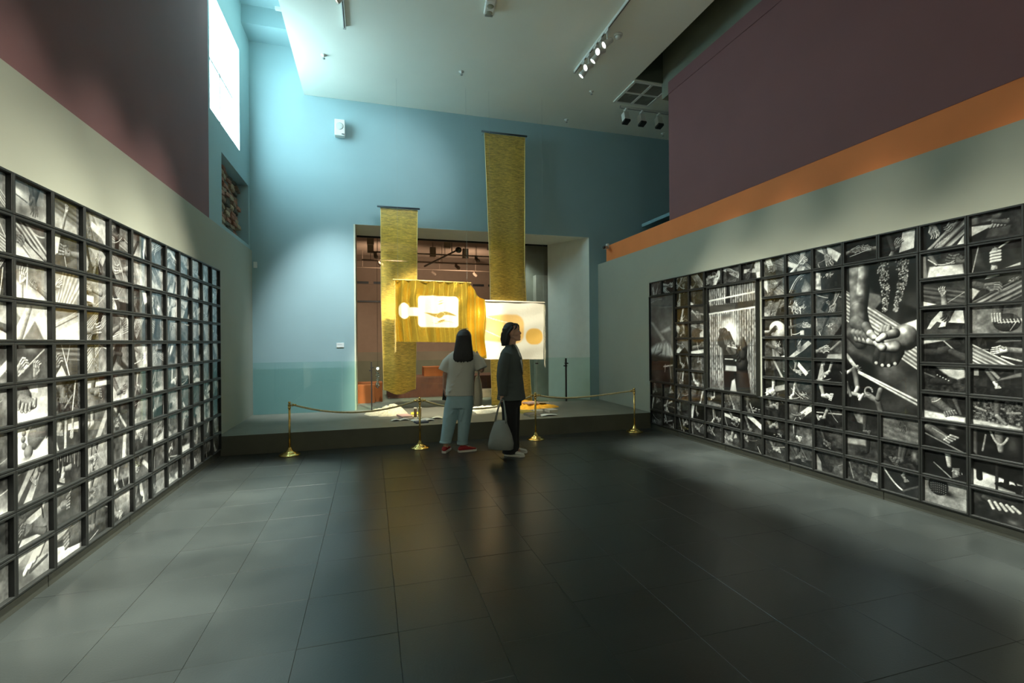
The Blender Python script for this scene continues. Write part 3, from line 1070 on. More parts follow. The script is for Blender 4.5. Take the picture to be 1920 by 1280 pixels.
@pic(('R', 5, 12), 'dark toes with pale nails')
def f(p):
    p.bg(.2, .14, 90, .3, 8).poly([(.4, 1), (1.45, 1), (1.45, .6), (1.2, .5), (.9, .6)], .85, 4).line(0, .7, .4, .55, .03, .5).cap((.35, .35), (.95, .4), .15, .13, .2)
    for i in range(5):
        p.cap((.5 + .1 * i, .62 - .05 * i), (.5 + .1 * i, .62 - .05 * i), .045, .045, .28).cap((.5 + .1 * i, .64 - .05 * i), (.5 + .1 * i, .64 - .05 * i), .022, .022, .95, .1)


@pic(('R', 6, 12), 'foot with a thin anklet')
def f(p):
    p.bg(.3, .22, 0).poly([(0, 0), (1.45, 0), (1.45, .2), (0, .3)], .88, 4).cap((.35, 1.0), (.45, .7), .2, .19, .4).cap((.45, .7), (.95, .35), .2, .15, .45)
    for i in range(5):
        p.cap((.75 + .085 * i, .3 + .03 * i), (.8 + .09 * i, .17 + .035 * i), .045, .045, .5, .85)
    p.line(.3, .68, .6, .85, .015, .95, .04).cap((1.1, .85), (1.3, .3), .09, .05, .4)


@pic(('R', 7, 12), 'veined foot along a board')
def f(p):
    p.bg(.12, .2, 90).cap((.2, .75), (.75, .4), .2, .2, .45, .6).line(.05, .5, 1.45, -.05, .03, .55)
    for i in range(4):
        p.cap((.75 + .07 * i, .35 + .07 * i), (.9 + .1 * i, .27 + .08 * i), .06, .055, .6, .8)
    p.line(.3, .75, .8, .5, .02, .75).blur(1.0, .9, .15, .08, .8)


@pic(('R', 8, 12), 'laced shoe beside a striped pedal')
def f(p):
    p.bg(.16, .14, 0, .06).cap((.85, 1), (.9, .5), .12, .08, .75).poly([(.35, .55), (.9, .1), (1.05, .2), (.5, .68)], .12).line(.35, .52, .95, .05, .025, .6).poly([(1.0, .05), (1.2, .15), (1.25, .5), (1.0, .45)], .5)
    p.knots(1.12, .3, 14, .08, .85)


@pic(('R', 9, 12), 'round patterned hem over bright ground')
def f(p):
    p.bg(.6, .72, 0, .15).blur(.75, .55, .35, .12, .1, 1, -20).disc(.5, .75, .36, .38, .2, 0, .3)
    for i in range(5):
        for j in range(8):
            p.disc(.24 + .075 * j, .5 + .09 * i - .02 * (j - 4) ** 2 * .2, .02, .025, .55)


@pic(('R', 0, 10), 'hands rolling fibre')
def f(p):
    p.bg(.1, .16, 0, .1).hand(.3, .55, 10, .26, .5, .4).hand(1.2, .5, 170, .26, .6, .5).line(.2, .3, 1.2, .5, .015, .8)


@pic(('R', 0, 11), 'hand before a bright panel')
def f(p):
    p.bg(.12, .2, 0).poly([(.75, .1), (1.35, .2), (1.4, 1), (.9, .95)], .9).hand(.55, .3, 60, .28, .5, .4).cap((.3, 1), (.5, .3), .12, .1, .3)


@pic(('R', 7, 11), 'lone hand on raked ground')
def f(p):
    p.bg(.5, .45, 0, .25, 9).threads(.7, .5, -10, .6, 4, .35, .6, .5).hand(.75, .85, -65, .26, .35, .3, .1, 1, .3)


@pic(('R', 8, 11), 'two feet in shade')
def f(p):
    p.bg(.25, .2, 0, .25, 10).foot(.75, .35, 200, .5, .4, -1, 1.2, 85).foot(.85, .3, 215, .5, .35, -1, 1.2, 80).blur(1.3, .6, .1, .2, .7)


@pic(('R', 9, 11), 'small foot inside a bent cane')
def f(p):
    p.bg(.2, .25, 90, .1).line(0, 1, .85, .15, .035, .85, .12).line(.85, .15, 1.45, .5, .04, .4).foot(.8, .8, -50, .35, .6, 1, .3)


@pic(('R', 9, 10), 'pole and leg on the ground')
def f(p):
    p.bg(.3, .35, 0, .25, 12).line(.1, .8, .3, .1, .03, .6).cap((.95, 1), (.9, .4), .1, .08, .3).foot(.85, .35, -15, .4, .35, 1, 0).poly([(1.1, .2), (1.45, .2), (1.45, .6), (1.2, .6)], .8)


@pic(('R', 8, 10), 'leg with a long shadow')
def f(p):
    p.bg(.35, .3, 0, .15).poly([(0, .55), (.9, .6), (.9, .9), (0, .8)], .7, 5).cap((1.05, 1), (1.0, .35), .09, .07, .18).foot(.95, .3, 190, .45, .2, -1, 0)


@pic(('R', 7, 10), 'leg beside a garment')
def f(p):
    p.bg(.18, .25, 0, .15).poly([(.3, .95), (.8, 1), (.95, .4), (.5, .5)], .55, 2, .4).cap((.9, .9), (.85, .15), .12, .07, .3).foot(.8, .12, -5, .35, .4, 1, 0)


@pic(('R', 1, 9), 'knotted garland around a neck of light')
def f(p):
    p.bg(.2, .25, 0).poly([(.0, .1), (.35, .0), (.3, .9), (.05, .95)], .75, 3, .6).poly([(.8, .2), (1.3, 1), (1.45, 1), (1.45, 0), (.95, 0)], .14, 3).knots(.75, .7, 22, .1, .95)


@pic(('R', 1, 8), 'fingers under a wire hoop')
def f(p):
    p.bg(.22, .18, 0, .08).cap((1.2, .1), (.95, .6), .35, .2, .6, .6).hand(.95, .65, 235, .26, .22, .2, .15).line(.1, .1, .9, .95, .03, .8, -.18).line(.2, .05, 1.0, .9, .015, .7, -.2)


@pic(('R', 3, 7), 'hand on a smooth pale form')
def f(p):
    p.bg(.2, .15, 0).disc(.95, .35, .6, .5, .8, -20, .35).cap((.05, .25), (.4, .28), .09, .08, .6).hand(.55, .3, 35, .24, .22, .3, .12)


@pic(('R', 3, 8), 'hands tying a cord to a stake')
def f(p):
    p.bg(.14, .2, 0).line(.15, 1, .2, 0, .03, .75).line(.25, .1, .9, .3, .018, .9, .08).hand(.55, .55, 5, .22, .4, .5).hand(1.35, .5, 172, .26, .68, .4).poly([(.75, .05), (1.0, .05), (1.0, .3), (.75, .28)], .85, 2)


@pic(('R', 4, 9), 'hand pointing a spindle')
def f(p):
    p.bg(.12, .4, 0).poly([(.6, .0), (1.45, .0), (1.45, .25), (.7, .2)], .7, 3).hand(.25, .4, 15, .3, .6, .35).line(.85, .45, 1.35, .85, .05, .6)


@pic(('R', 6, 9), 'single foot in profile')
def f(p):
    p.bg(.13, .12, 0, .05).foot(.35, .4, -4, .65, .75, 1, 1, 100)


@pic(('R', 2, 8), 'fingers pulling loose fibres')
def f(p):
    p.bg(.3, .2, 0, .3).knots(.5, .45, 45, .22, .85).hand(1.0, .9, 225, .28, .25, .2, .1, 1, .4).line(.75, .4, .8, 0, .02, .95)


@pic(('R', 4, 8), 'hand on a wooden beam')
def f(p):
    p.bg(.18, .2, 0).poly([(0, 0), (.5, 0), (1.45, .75), (1.25, .9)], .8, 2).line(.4, 0, 1.4, .6, .03, .15).hand(.7, .75, -85, .24, .45, .3, .2, 1, .2).line(.65, .7, .85, 1, .03, .85)


# ---- three big prints
def big_cloth(p):
    A = p.asp
    p.bg(.34, .55, 90, .22, 4).blur(A * .5, .62, .3, .12, .6, .8)
    p.line(0, .93, A * .5, .96, .004, .7, -.01).line(A * .4, .86, A * .9, .86, .004, .65)
    p.poly([(0, .70), (A * .1, .70), (A * .62, .49), (A * .5, .47)], .85, 3).poly([(A * .4, .585), (A * .8, .64), (A * .85, .60), (A * .5, .565)], .82, 3)
    p.poly([(0, .30), (0, .42), (A * .3, .44), (A * .7, .51), (A * .82, .42), (A, .37), (A, .30), (A * .6, .28)], .82, 6, .5)
    for i in range(9):
        p.line(A * (.1 + .09 * i), .30 + .01 * (i % 3), A * (.3 + .06 * i), .44, .006, .55 + .3 * (i % 2))
    p.poly([(0, 0), (A, 0), (A, .27), (0, .32)], .2, 8, .35).line(A * .55, .18, A * .9, .2, .007, .8).line(A * .6, .12, A * .62, .2, .006, .7).line(A * .85, .05, A * .8, .2, .006, .7)
    p.cap((A * .25, .33), (A * .45, .36), .03, .025, .6).blur(A * .2, .1, .1, .06, .32)


def big_loom(p):
    A = p.asp
    p.bg(.25, .2, 90, .1)
    p.threads(A / 2, .5, 90, .5, 34, .22, .95, 1.0)
    n = p.noise(40, .12)
    p.mix(np.clip((n - .45) * 2.2, 0, .75), .2)
    p.mix(np.clip((p.noise(4) - .45), 0, .5), .5)
    p.poly([(A * .38, .83), (A * .48, .83), (A * .455, 1), (A * .40, 1)], .10, 2)
    p.poly([(0, .865), (A, .90), (A, .915), (0, .88)], .93, 1)
    p.poly([(0, .745), (A, .775), (A, .835), (0, .82)], .26, 1, .1)
    p.poly([(0, .735), (A, .765), (A, .78), (0, .75)], .95, 1)
    p.poly([(A * .3, .67), (A * .5, .69), (A * .5, .735), (A * .3, .73)], .3, 5)
    p.blur(A * .44, .57, A * .20, .12, 1.0, 1.0).blur(A * .44, .52, A * .16, .10, 1.0, 1.0)
    p.poly([(A * .34, .0), (A * .62, 0), (A * .66, .42), (A * .30, .44)], .10, 3)
    p.poly([(A * .36, .19), (A * .62, .19), (A * .62, .24), (A * .37, .24)], .85, 2).poly([(A * .46, 0), (A * .60, 0), (A * .56, .12), (A * .50, .10)], .85, 2)
    p.line(A * .36, .30, A * .62, .30, .004, .9)
    p.line(0, .435, A, .43, .004, .35)
    # far hand, curled over
    p.cap((A * .30, .47), (A * .34, .55), .062, .05, .2, .7)
    for i in range(4):
        p.cap((A * (.27 + .055 * i), .57 - .010 * i), (A * (.36 + .055 * i), .50 - .018 * i), .027, .024, .30 - .02 * i, .9)
        p.cap((A * (.36 + .055 * i), .50 - .018 * i), (A * (.38 + .04 * i), .445 - .012 * i), .023, .019, .34, .9)
    # near hand reaching up from the sleeve
    p.cap((A * .74, -.05), (A * .70, .26), .088, .066, .17, .7).cap((A * .70, .27), (A * .58, .37), .078, .060, .24, .8)
    for i in range(4):
        p.cap((A * (.65 - .025 * i), .30 + .022 * i), (A * (.48 - .005 * i), .355 + .022 * i), .026, .023, .33, .95)
        p.cap((A * (.48 - .005 * i), .355 + .022 * i), (A * (.41 + .01 * i), .395 + .016 * i), .022, .017, .38, .95)
    p.cap((A * .73, .34), (A * .75, .42), .044, .038, .24, .85).cap((A * .75, .42), (A * .72, .485), .036, .028, .30, .85)
    p.line(A * .42, .425, A * .60, .405, .006, .9).knots(A * .5, .42, 10, .018, .95)
    p.blur(0, .0, A * .5, .1, .3, .6).blur(A, .0, A * .3, .1, .25, .6)


def big_hands(p):
    A = p.asp
    p.bg(.17, .15, 90, .18, 9)
    p.poly([(0, .30), (A * .6, .42), (A, .33), (A, 0), (0, 0)], .2, 10, .5)
    p.poly([(0, .62), (A * .5, .45), (A * .5, .30), (0, .40)], .27, 10, .4)
    # warp band
    p.poly([(0, .81), (A, .47), (A, .29), (0, .62)], .5, 2)
    p.threads(A * .5, .555, -35, .088, 46, .25, .9, 1, 0)
    p.poly([(A * .28, .73), (A * .34, .80), (A * .50, .78), (A * .52, .73), (A * .42, .68)], .42, 3, .2)
    p.poly([(A * .30, 1), (A, 1), (A, .56), (A * .66, .65), (A * .42, .80), (A * .34, .82)], .13, 6, .25)
    r = np.random.RandomState(5)
    for i in range(420):
        t = r.rand()
        c = .56 + .02 * math.sin(t * 5) if i % 2 else .78 - .02 * math.cos(t * 4) - .12 * max(0, .45 - t)
        x = A * (c + .12 * (r.rand() - .5) * (.5 + t))
        y = .66 + .34 * t
        p.disc(x, y, .0045, .0045, .35 + .55 * r.rand(), 0, .1)
    # bare foot below
    p.cap((A * .62, .46), (A * .58, .37), .085, .075, .13, .7, .4)
    for i in range(4):
        q = A * (.44 + .085 * i)
        p.cap((q + A * .05, .40), (q, .335 - .014 * (i in (1, 2))), .036, .026, .17, .85, .3).cap((q, .322 - .014 * (i in (1, 2))), (q, .322 - .014 * (i in (1, 2))), .011, .010, .8, .1)
    # arm coming down and its hand
    p.cap((A * .23, 1.05), (A * .19, .68), .090, .062, .40, .85, .35).cap((A * .25, 1.0), (A * .22, .8), .025, .03, .62, .4, .4)
    p.cap((A * .19, .68), (A * .20, .53), .062, .085, .34, .85, .35).cap((A * .07, .525), (A * .22, .46), .045, .05, .30, .8, .35)
    p.cap((A * .15, .60), (A * .32, .53), .05, .045, .40, .8, .35)
    for i in range(4):
        x, y = A * (.12 + .06 * i), .53 - .006 * i
        p.cap((x, y), (x + A * .05, y - .045), .028, .026, .36, .95, .3)
        p.cap((x + A * .05, y - .045), (x + A * .11, y - .055), .026, .022, .48, .95, .3)
        p.cap((x + A * .125, y - .054), (x + A * .13, y - .054), .013, .012, .75, .3)
    p.cap((A * .30, .57), (A * .36, .52), .034, .030, .42, .9, .3).cap((A * .36, .52), (A * .41, .495), .028, .024, .60, .9, .3).cap((A * .415, .497), (A * .425, .495), .015, .014, .88, .3)
    # second hand from the other side
    p.cap((A * 1.1, .53), (A * .80, .50), .088, .075, .56, .75, .35).cap((A * .82, .49), (A * .68, .475), .084, .062, .58, .8, .35)
    for i in range(3):
        p.cap((A * (.54 + .04 * i), .565 - .004 * i), (A * (.52 + .045 * i), .535), .017, .018, .5, .9)
    p.cap((A * .70, .43), (A * .53, .425), .040, .030, .62, .9, .3).cap((A * .53, .425), (A * .465, .45), .028, .023, .74, .9, .3)
    p.cap((A * .70, .52), (A * .55, .50), .032, .026, .40, .9, .3).cap((A * .55, .50), (A * .475, .475), .025, .021, .66, .9, .3).cap((A * .47, .478), (A * .475, .478), .013, .012, .88, .3)
    # cords and knots
    p.line(0, .37, A * .15, .28, .013, .7).line(A * .15, .265, A, .09, .006, .92).line(A * .15, .255, A, .065, .006, .85)
    for a, b_, r_, v_ in (((.0, .24), (.17, .29), .014, .55), ((.12, .27), (.17, .14), .022, .42), ((.17, .14), (.14, .11), .018, .5), ((.02, .10), (.2, .09), .016, .45), ((.0, .17), (.06, .08), .014, .4),
                          ((.2, .08), (.32, .10), .018, .5), ((.32, .10), (.46, .06), .022, .48), ((.46, .06), (.5, .0), .022, .42), ((.5, .14), (.46, .08), .02, .36), ((.2, .06), (.25, .1), .012, .55)):
        p.cap((A * a[0], a[1]), (A * b_[0], b_[1]), r_, r_ * .9, v_, .8, .4)
    pts = [(A * (.33 + .055 * math.cos(t)), .125 + .028 * math.sin(t)) for t in np.linspace(0, 5.2, 12)]
    for a, b_ in zip(pts[:-1], pts[1:]):
        p.cap(a, b_, .006, .006, .6, .3)
    p.knots(A * .16, .28, 12, .018, .65)
    n = p.noise(60)
    p.I *= 1 + .22 * (n - .5)


def print_mesh(w, h, res, painter, bright, con=1.0):
    asp = w / h
    ny = res
    nx = max(8, int(res * asp))
    p = painter(nx + 1, ny + 1, asp)
    I = np.clip(p.I, 0, 1)
    I = I + .16 * (p.noise(9) - .5) * I + .10 * (p.noise(34) - .5) * I
    I = np.clip(I, 0, 1) ** con
    I = np.clip(I * bright, .008, .97)
    g = p.r.rand(*I.shape) * .03 - .015
    I = np.clip(I + g, .005, .97)
    L = np.where(I <= .04045, I / 12.92, ((I + .055) / 1.055) ** 2.4) * .93
    X, Y = np.meshgrid(np.linspace(-w / 2, w / 2, nx + 1), np.linspace(-h / 2, h / 2, ny + 1))
    co = np.stack([X, Y, np.zeros_like(X)], -1).reshape(-1, 3).astype(np.float32)
    j, i = np.meshgrid(np.arange(ny), np.arange(nx), indexing='ij')
    a = (j * (nx + 1) + i).ravel()
    F = np.stack([a, a + 1, a + nx + 2, a + nx + 1], -1).astype(np.int32)
    me = bpy.data.meshes.new('print')
    me.vertices.add(len(co))
    me.vertices.foreach_set('co', co.ravel())
    me.loops.add(F.size)
    me.loops.foreach_set('vertex_index', F.ravel())
    me.polygons.add(len(F))
    me.polygons.foreach_set('loop_start', np.arange(0, F.size, 4, dtype=np.int32))
    me.polygons.foreach_set('loop_total', np.full(len(F), 4, dtype=np.int32))
    at = me.color_attributes.new('tone', 'FLOAT_COLOR', 'POINT')
    c = np.ones((len(co), 4), np.float32)
    c[:, :3] = L.reshape(-1, 1) * np.array([1.0, 1.0, .985], np.float32)
    at.data.foreach_set('color', c.ravel())
    me.update(calc_edges=True)
    me.materials.append(MT['print'])
    return me


def frame_meshes(w, h, rail, depth, rec):
    f = MB()
    W2, H2 = w / 2, h / 2
    e = 0.0025
    z0 = -depth
    R = lambda i, z: [(-W2 + i, -H2 + i, z), (W2 - i, -H2 + i, z), (W2 - i, H2 - i, z), (-W2 + i, H2 - i, z)]
    f.rings([R(0, z0), R(0, -e), R(e, 0), R(rail - e, 0), R(rail, -e), R(rail, z0)], cap=False, close=True)
    iw, ih = w - 2 * rail, h - 2 * rail
    g = MB().box(-iw / 2, iw / 2, -ih / 2, ih / 2, -rec + 0.005, -rec + 0.007)
    return f.mesh('photo_frame', MT['black_frame']), g.mesh('glass_pane', MT['pane']), iw, ih


ORD = ['top', 'second', 'third', 'fourth', 'fifth', 'sixth', 'seventh', 'eighth', 'ninth', 'bottom']
ORC = ['first', 'second', 'third', 'fourth', 'fifth', 'sixth', 'seventh', 'eighth', 'ninth', 'tenth', 'eleventh', 'twelfth', 'thirteenth', 'fourteenth']
PW, PH, Z0 = 0.3395, 0.2305, 0.081
RAIL, DEP, REC = 0.0145, 0.044, 0.028
FRL = frame_meshes(PW - 0.003, PH - 0.003, RAIL, DEP, REC)
ML = Matrix(((0, 0, 1), (1, 0, 0), (0, 1, 0)))
MR = Matrix(((0, 0, -1), (-1, 0, 0), (0, 1, 0)))


def hang(side, fm, pm, c, label, group):
    o = link('photo_frame', fm[0])
    T = (ML if side == 'L' else MR).to_4x4()
    T.translation = Vector(c)
    o.matrix_world = T
    tag(o, label, 'framed photo', group)
    q = link('print', pm, o)
    q.location = (0, 0, -REC)
    link('glass_pane', fm[1], o)
    return o


def wall_of_photos(side, ncol, y0, xf, skip, tone, bright, con):
    place = 'on the window side wall' if side == 'L' else 'on the orange band wall'
    for c in range(ncol):
        y = y0 - PW * (c + .5)
        for r in range(10):
            if (r, c) in skip:
                continue
            z = Z0 + PH * (9 - r + .5)
            key = (side, r, c)
            seed = 1000 * (side == 'R') + 37 * c + r
            asp = FRL[2] / FRL[3]

            def painter(nx, ny, asp, key=key, r=r, seed=seed):
                p = Paint(nx, ny, asp, seed)
                if key in CUSTOM:
                    CUSTOM[key](p)
                else:
                    random_print(p, r, tone)
                return p
            res = 30 if c < 5 else (40 if c < 8 else 56)
            pm = print_mesh(FRL[2], FRL[3], res, painter, bright, con)
            if key in SUBJ:
                lab = 'framed photo of %s, %s row, %s side' % (SUBJ[key], ORD[r], 'window' if side == 'L' else 'orange band')
            else:
                lab = 'framed monochrome photo %s, %s row, %s column from the platform' % ('on the window side' if side == 'L' else 'below the orange band', ORD[r], ORC[c])
            hang(side, FRL, pm, (xf, y, z), lab, 'small framed photos ' + place)


XFL, XFR = -1.850, 4.386
wall_of_photos('L', 12, 7.0, XFL, set(), 1.2, 1.0, 1.12)
skip = {(r, c) for r in range(1, 7) for c in (0, 1, 4, 5, 6, 10, 11)}
wall_of_photos('R', 14, 7.0, XFR, skip, .66, 1.0, 1.4)


def big(name, cols, c0, c1, painter, res, bright, label, dx, dw=0.003):
    w = PW * (c1 - c0 + 1) - dw
    h = PH * 6 - 0.004
    fm = frame_meshes(w, h, 0.017, 0.048, REC)
    pm = print_mesh(fm[2], fm[3], res, painter, bright, 1.3)
    y = 7.0 - PW * (c0 + c1 + 1) / 2
    z = Z0 + PH * 6
    return hang('R', fm, pm, (XFR - dx, y, z), label, 'large framed photos')


def mk(fn, seed):
    def painter(nx, ny, asp):
        p = Paint(nx, ny, asp, seed)
        fn(p)
        return p
    return painter


big('a', 2, 0, 1, mk(big_cloth, 71), 120, .95, 'tall framed photo of a pale cloth and hand, nearest the platform', 0.012)
big('b', 3, 4, 6, mk(big_loom, 72), 170, 1.0, 'large framed photo of dark hands at a loom of white threads', 0.012, 0.135)
big('c', 2, 10, 11, mk(big_hands, 73), 250, 1.0, 'large framed photo of two hands tying threads above a bare foot', 0.004)

# ================================================================= HANGING CLOTHS
def gold_mat(name, base, rough, weave=0.5, see=0.0, metal=0.85, wv=(160, 420)):
    m = bpy.data.materials.new(name)
    m.use_nodes = True
    nt = m.node_tree
    b = nt.nodes['Principled BSDF']
    b.inputs['Metallic'].default_value = metal
    b.inputs['Roughness'].default_value = rough
    tc = nt.nodes.new('ShaderNodeNewGeometry')
    mp = nt.nodes.new('ShaderNodeMapping')
    mp.inputs['Scale'].default_value = (12, 12, 64)
    nt.links.new(tc.outputs['Position'], mp.inputs[0])
    nz = nt.nodes.new('ShaderNodeTexNoise')
    nz.inputs['Scale'].default_value = 1.0
    nz.inputs['Detail'].default_value = 6
    nz.inputs['Roughness'].default_value = 0.75
    nt.links.new(mp.outputs[0], nz.inputs['Vector'])
    rp = nt.nodes.new('ShaderNodeValToRGB')
    rp.color_ramp.elements[0].position = 0.34
    rp.color_ramp.elements[1].position = 0.66
    rp.color_ramp.elements[0].color = (*[c * .45 for c in base], 1)
    rp.color_ramp.elements[1].color = (*[min(1, c * 1.25) for c in base], 1)
    nt.links.new(nz.outputs['Fac'], rp.inputs[0])
    nt.links.new(rp.outputs[0], b.inputs['Base Color'])
    m2 = nt.nodes.new('ShaderNodeMapping')
    m2.inputs['Scale'].default_value = (25, 25, 260)
    nt.links.new(tc.outputs['Position'], m2.inputs[0])
    n2 = nt.nodes.new('ShaderNodeTexNoise')
    n2.inputs['Scale'].default_value = 1.0
    n2.inputs['Detail'].default_value = 3
    nt.links.new(m2.outputs[0], n2.inputs['Vector'])
    bp = nt.nodes.new('ShaderNodeBump')
    bp.inputs['Strength'].default_value = weave
    bp.inputs['Distance'].default_value = 0.01
    nt.links.new(n2.outputs['Fac'], bp.inputs['Height'])
    nt.links.new(bp.outputs[0], b.inputs['Normal'])
    if see:
        tr = nt.nodes.new('ShaderNodeBsdfTransparent')
        mx = nt.nodes.new('ShaderNodeMixShader')
        mx.inputs[0].default_value = see
        nt.links.new(b.outputs[0], mx.inputs[1])
        nt.links.new(tr.outputs[0], mx.inputs[2])
        nt.links.new(mx.outputs[0], nt.nodes['Material Output'].inputs[0])
    return m


MT['scroll'] = gold_mat('gold_organza', (0.78, 0.53, 0.085), 0.42, 0.55, 0.12, 0.5)
MT['scroll_edge'] = mat('gold_selvedge', (0.85, 0.68, 0.25), 0.4, 0.5)
MT['thread'] = mat('pale_thread', (0.75, 0.72, 0.58), 0.8, var=0.1)


def painted_cloth(name, kind):
    m = bpy.data.materials.new(name)
    m.use_nodes = True
    nt = m.node_tree
    b = nt.nodes['Principled BSDF']
    a = nt.nodes.new('ShaderNodeAttribute')
    a.attribute_name = 'dye'
    sp = nt.nodes.new('ShaderNodeSeparateColor')
    nt.links.new(a.outputs['Color'], sp.inputs[0])
    mx = nt.nodes.new('ShaderNodeMix')
    mx.data_type = 'RGBA'
    nt.links.new(sp.outputs[0], mx.inputs[0])
    if kind == 'gold':
        mx.inputs[6].default_value = (0.88, 0.60, 0.075, 1)
        mx.inputs[7].default_value = (0.86, 0.83, 0.66, 1)
        r = nt.nodes.new('ShaderNodeMapRange')
        r.inputs[3].default_value = 0.82
        r.inputs[4].default_value = 0.0
        nt.links.new(sp.outputs[0], r.inputs[0])
        nt.links.new(r.outputs[0], b.inputs['Metallic'])
        b.inputs['Roughness'].default_value = 0.25
    else:
        mx.inputs[6].default_value = (0.80, 0.79, 0.70, 1)
        mx.inputs[7].default_value = (0.80, 0.47, 0.075, 1)
        b.inputs['Roughness'].default_value = 0.75
    nt.links.new(mx.outputs[2], b.inputs['Base Color'])
    tc = nt.nodes.new('ShaderNodeNewGeometry')
    n2 = nt.nodes.new('ShaderNodeTexNoise')
    n2.inputs['Scale'].default_value = 38 if kind == 'gold' else 30
    n2.inputs['Detail'].default_value = 5
    nt.links.new(tc.outputs['Position'], n2.inputs['Vector'])
    bp = nt.nodes.new('ShaderNodeBump')
    bp.inputs['Strength'].default_value = 0.35 if kind == 'gold' else 0.25
    bp.inputs['Distance'].default_value = 0.012
    nt.links.new(n2.outputs['Fac'], bp.inputs['Height'])
    nt.links.new(bp.outputs[0], b.inputs['Normal'])
    return m


def dye(o, nu, nv, fn):
    at = o.data.color_attributes.new('dye', 'FLOAT_COLOR', 'POINT')
    c = np.zeros(((nu + 1) * (nv + 1), 4), np.float32)
    c[:, 3] = 1
    k = 0
    for j in range(nv + 1):
        for i in range(nu + 1):
            c[k, 0] = fn(i / nu, j / nv)
            k += 1
    at.data.foreach_set('color', c.ravel())


def rrect(u, v, u0, u1, v0, v1, r, asp, soft=0.012):
    cx, cy, hx, hy = (u0 + u1) / 2 * asp, (v0 + v1) / 2, (u1 - u0) / 2 * asp - r, (v1 - v0) / 2 - r
    dx, dy = abs(u * asp - cx) - hx, abs(v - cy) - hy
    d = math.hypot(max(dx, 0), max(dy, 0)) + min(max(dx, dy), 0) - r
    return min(1, max(0, .5 - d / soft))


# -- two long scrolls on rods
def scroll(label, x0t, x1t, x0m, x1m, x0b, x1b, zt, zb, rodx0, rodx1, y, tail=False):
    t = thing('hanging_scroll', label, 'textile', ((x0t + x1t) / 2, y, zb), 0, 'long gold scrolls')
    ox, oy, oz = t.location
    rr = random.Random(3 if tail else 4)
    ph = [rr.random() * 6 for _ in range(6)]

    def fn(u, v):
        h = 1 - v
        if h > .5:
            k = (h - .5) * 2
            a, b = x0m + (x0t - x0m) * k, x1m + (x1t - x1m) * k
        else:
            k = h * 2
            a, b = x0b + (x0m - x0b) * k, x1b + (x1m - x1b) * k
        x = a + (b - a) * u
        z = zb + (zt - zb) * h
        low = (1 - h) ** 2
        yy = y + .012 * math.sin(u * 9 + ph[0] + h * 3) * (0.3 + low * 2) + .01 * math.sin(h * 26 + ph[1] + u * 2) * (low + .15) + .03 * math.sin(h * 5 + ph[2])
        yy -= .05 * low * math.sin(u * math.pi)
        if not tail:
            if h < .05:
                s = (.05 - h) / .05
                yy += .09 * s ** 1.2
                z += .10 * s ** 2.2 * (1.2 - math.sin(u * math.pi))
        else:
            yy -= .25 * max(0, .25 - h) ** 1.2
        return (x - ox, yy - oy, z - oz)
    nu, nv = 24, 160
    grid('cloth', MT['scroll'], fn, nu, nv, t)
    for uu in (0.0, 1.0):
        MB().tube([fn(uu, k / 60) for k in range(61)], 0.006, 5).build('selvedge', MT['scroll_edge'], t, True)
    zr = zt - oz + .012
    MB().tube([(rodx0 - ox, y - oy, zr), (rodx1 - ox, y - oy, zr)], 0.016, 10).build('rod', mat('rod_dark', (0.05, 0.07, 0.08), 0.5), t, True)
    for xx in (rodx0 + .06, rodx1 - .06):
        MB().tube([(xx - ox, y - oy, zr + .012), (xx - ox, YB - .002 - oy, zr + .03)], 0.005, 6).build('bracket', MT['grey_metal'], t)
    return t


scroll('gold woven scroll hanging over the opening, the shorter one', .178, .808, .17, .776, .207, .745, 3.79, .50, .116, .845, 8.7)
scroll('longest gold woven scroll, trailing onto the platform', 2.04, 2.825, 2.106, 2.778, 2.13, 2.90, 5.30, .262, 1.98, 2.857, 8.7, True)

# -- gold panel with pale shapes
gp = thing('gold_panel', 'shiny gold cloth with pale painted shapes, hanging from a rod', 'textile', (1.0, 8.0, 1.43))
GW = 1.46


def top_z(x):
    if x < 1.60:
        return 2.451 - .022 * (x - .378) / 1.25
    k = (x - 1.60) / .24
    return 2.429 - .285 * (1 - (1 - min(1, k)) ** 1.5)


def bot_z(x):
    if x < 1.38:
        return 1.452 - .02 * (x - .4)
    return 1.432 - .27 * min(1, (x - 1.38) / .42) ** 1.1


def gfn(u, v):
    x = .378 + GW * u
    zt, zb = top_z(x), bot_z(x)
    z = zb + (zt - zb) * (1 - v)
    sw = math.sin(u * 44 + .8 * math.sin(v * 4) + 1.5 * math.sin(u * 11))
    fold = (.020 + .010 * math.sin(u * 7)) * (sw + .35 * sw ** 3) + .014 * math.sin(u * 23 + 1 + .6 * v)
    amp = max(0, (u - .66) / .34)
    fold += amp * (.062 * math.sin(u * 62 - 1.2 * v) + .02 * math.sin(v * 9 + u * 20))
    fold += .006 * math.sin(v * 21 + u * 31) * (1 - v)
    x += amp * .015 * math.sin(v * 8) + .05 * (v - .5) * (u < .04) * 0
    return (x - 1.0, fold, z - 1.43)


NU, NV = 260, 110
gc = grid('cloth', painted_cloth('gold_lame', 'gold'), gfn, NU, NV, gp)


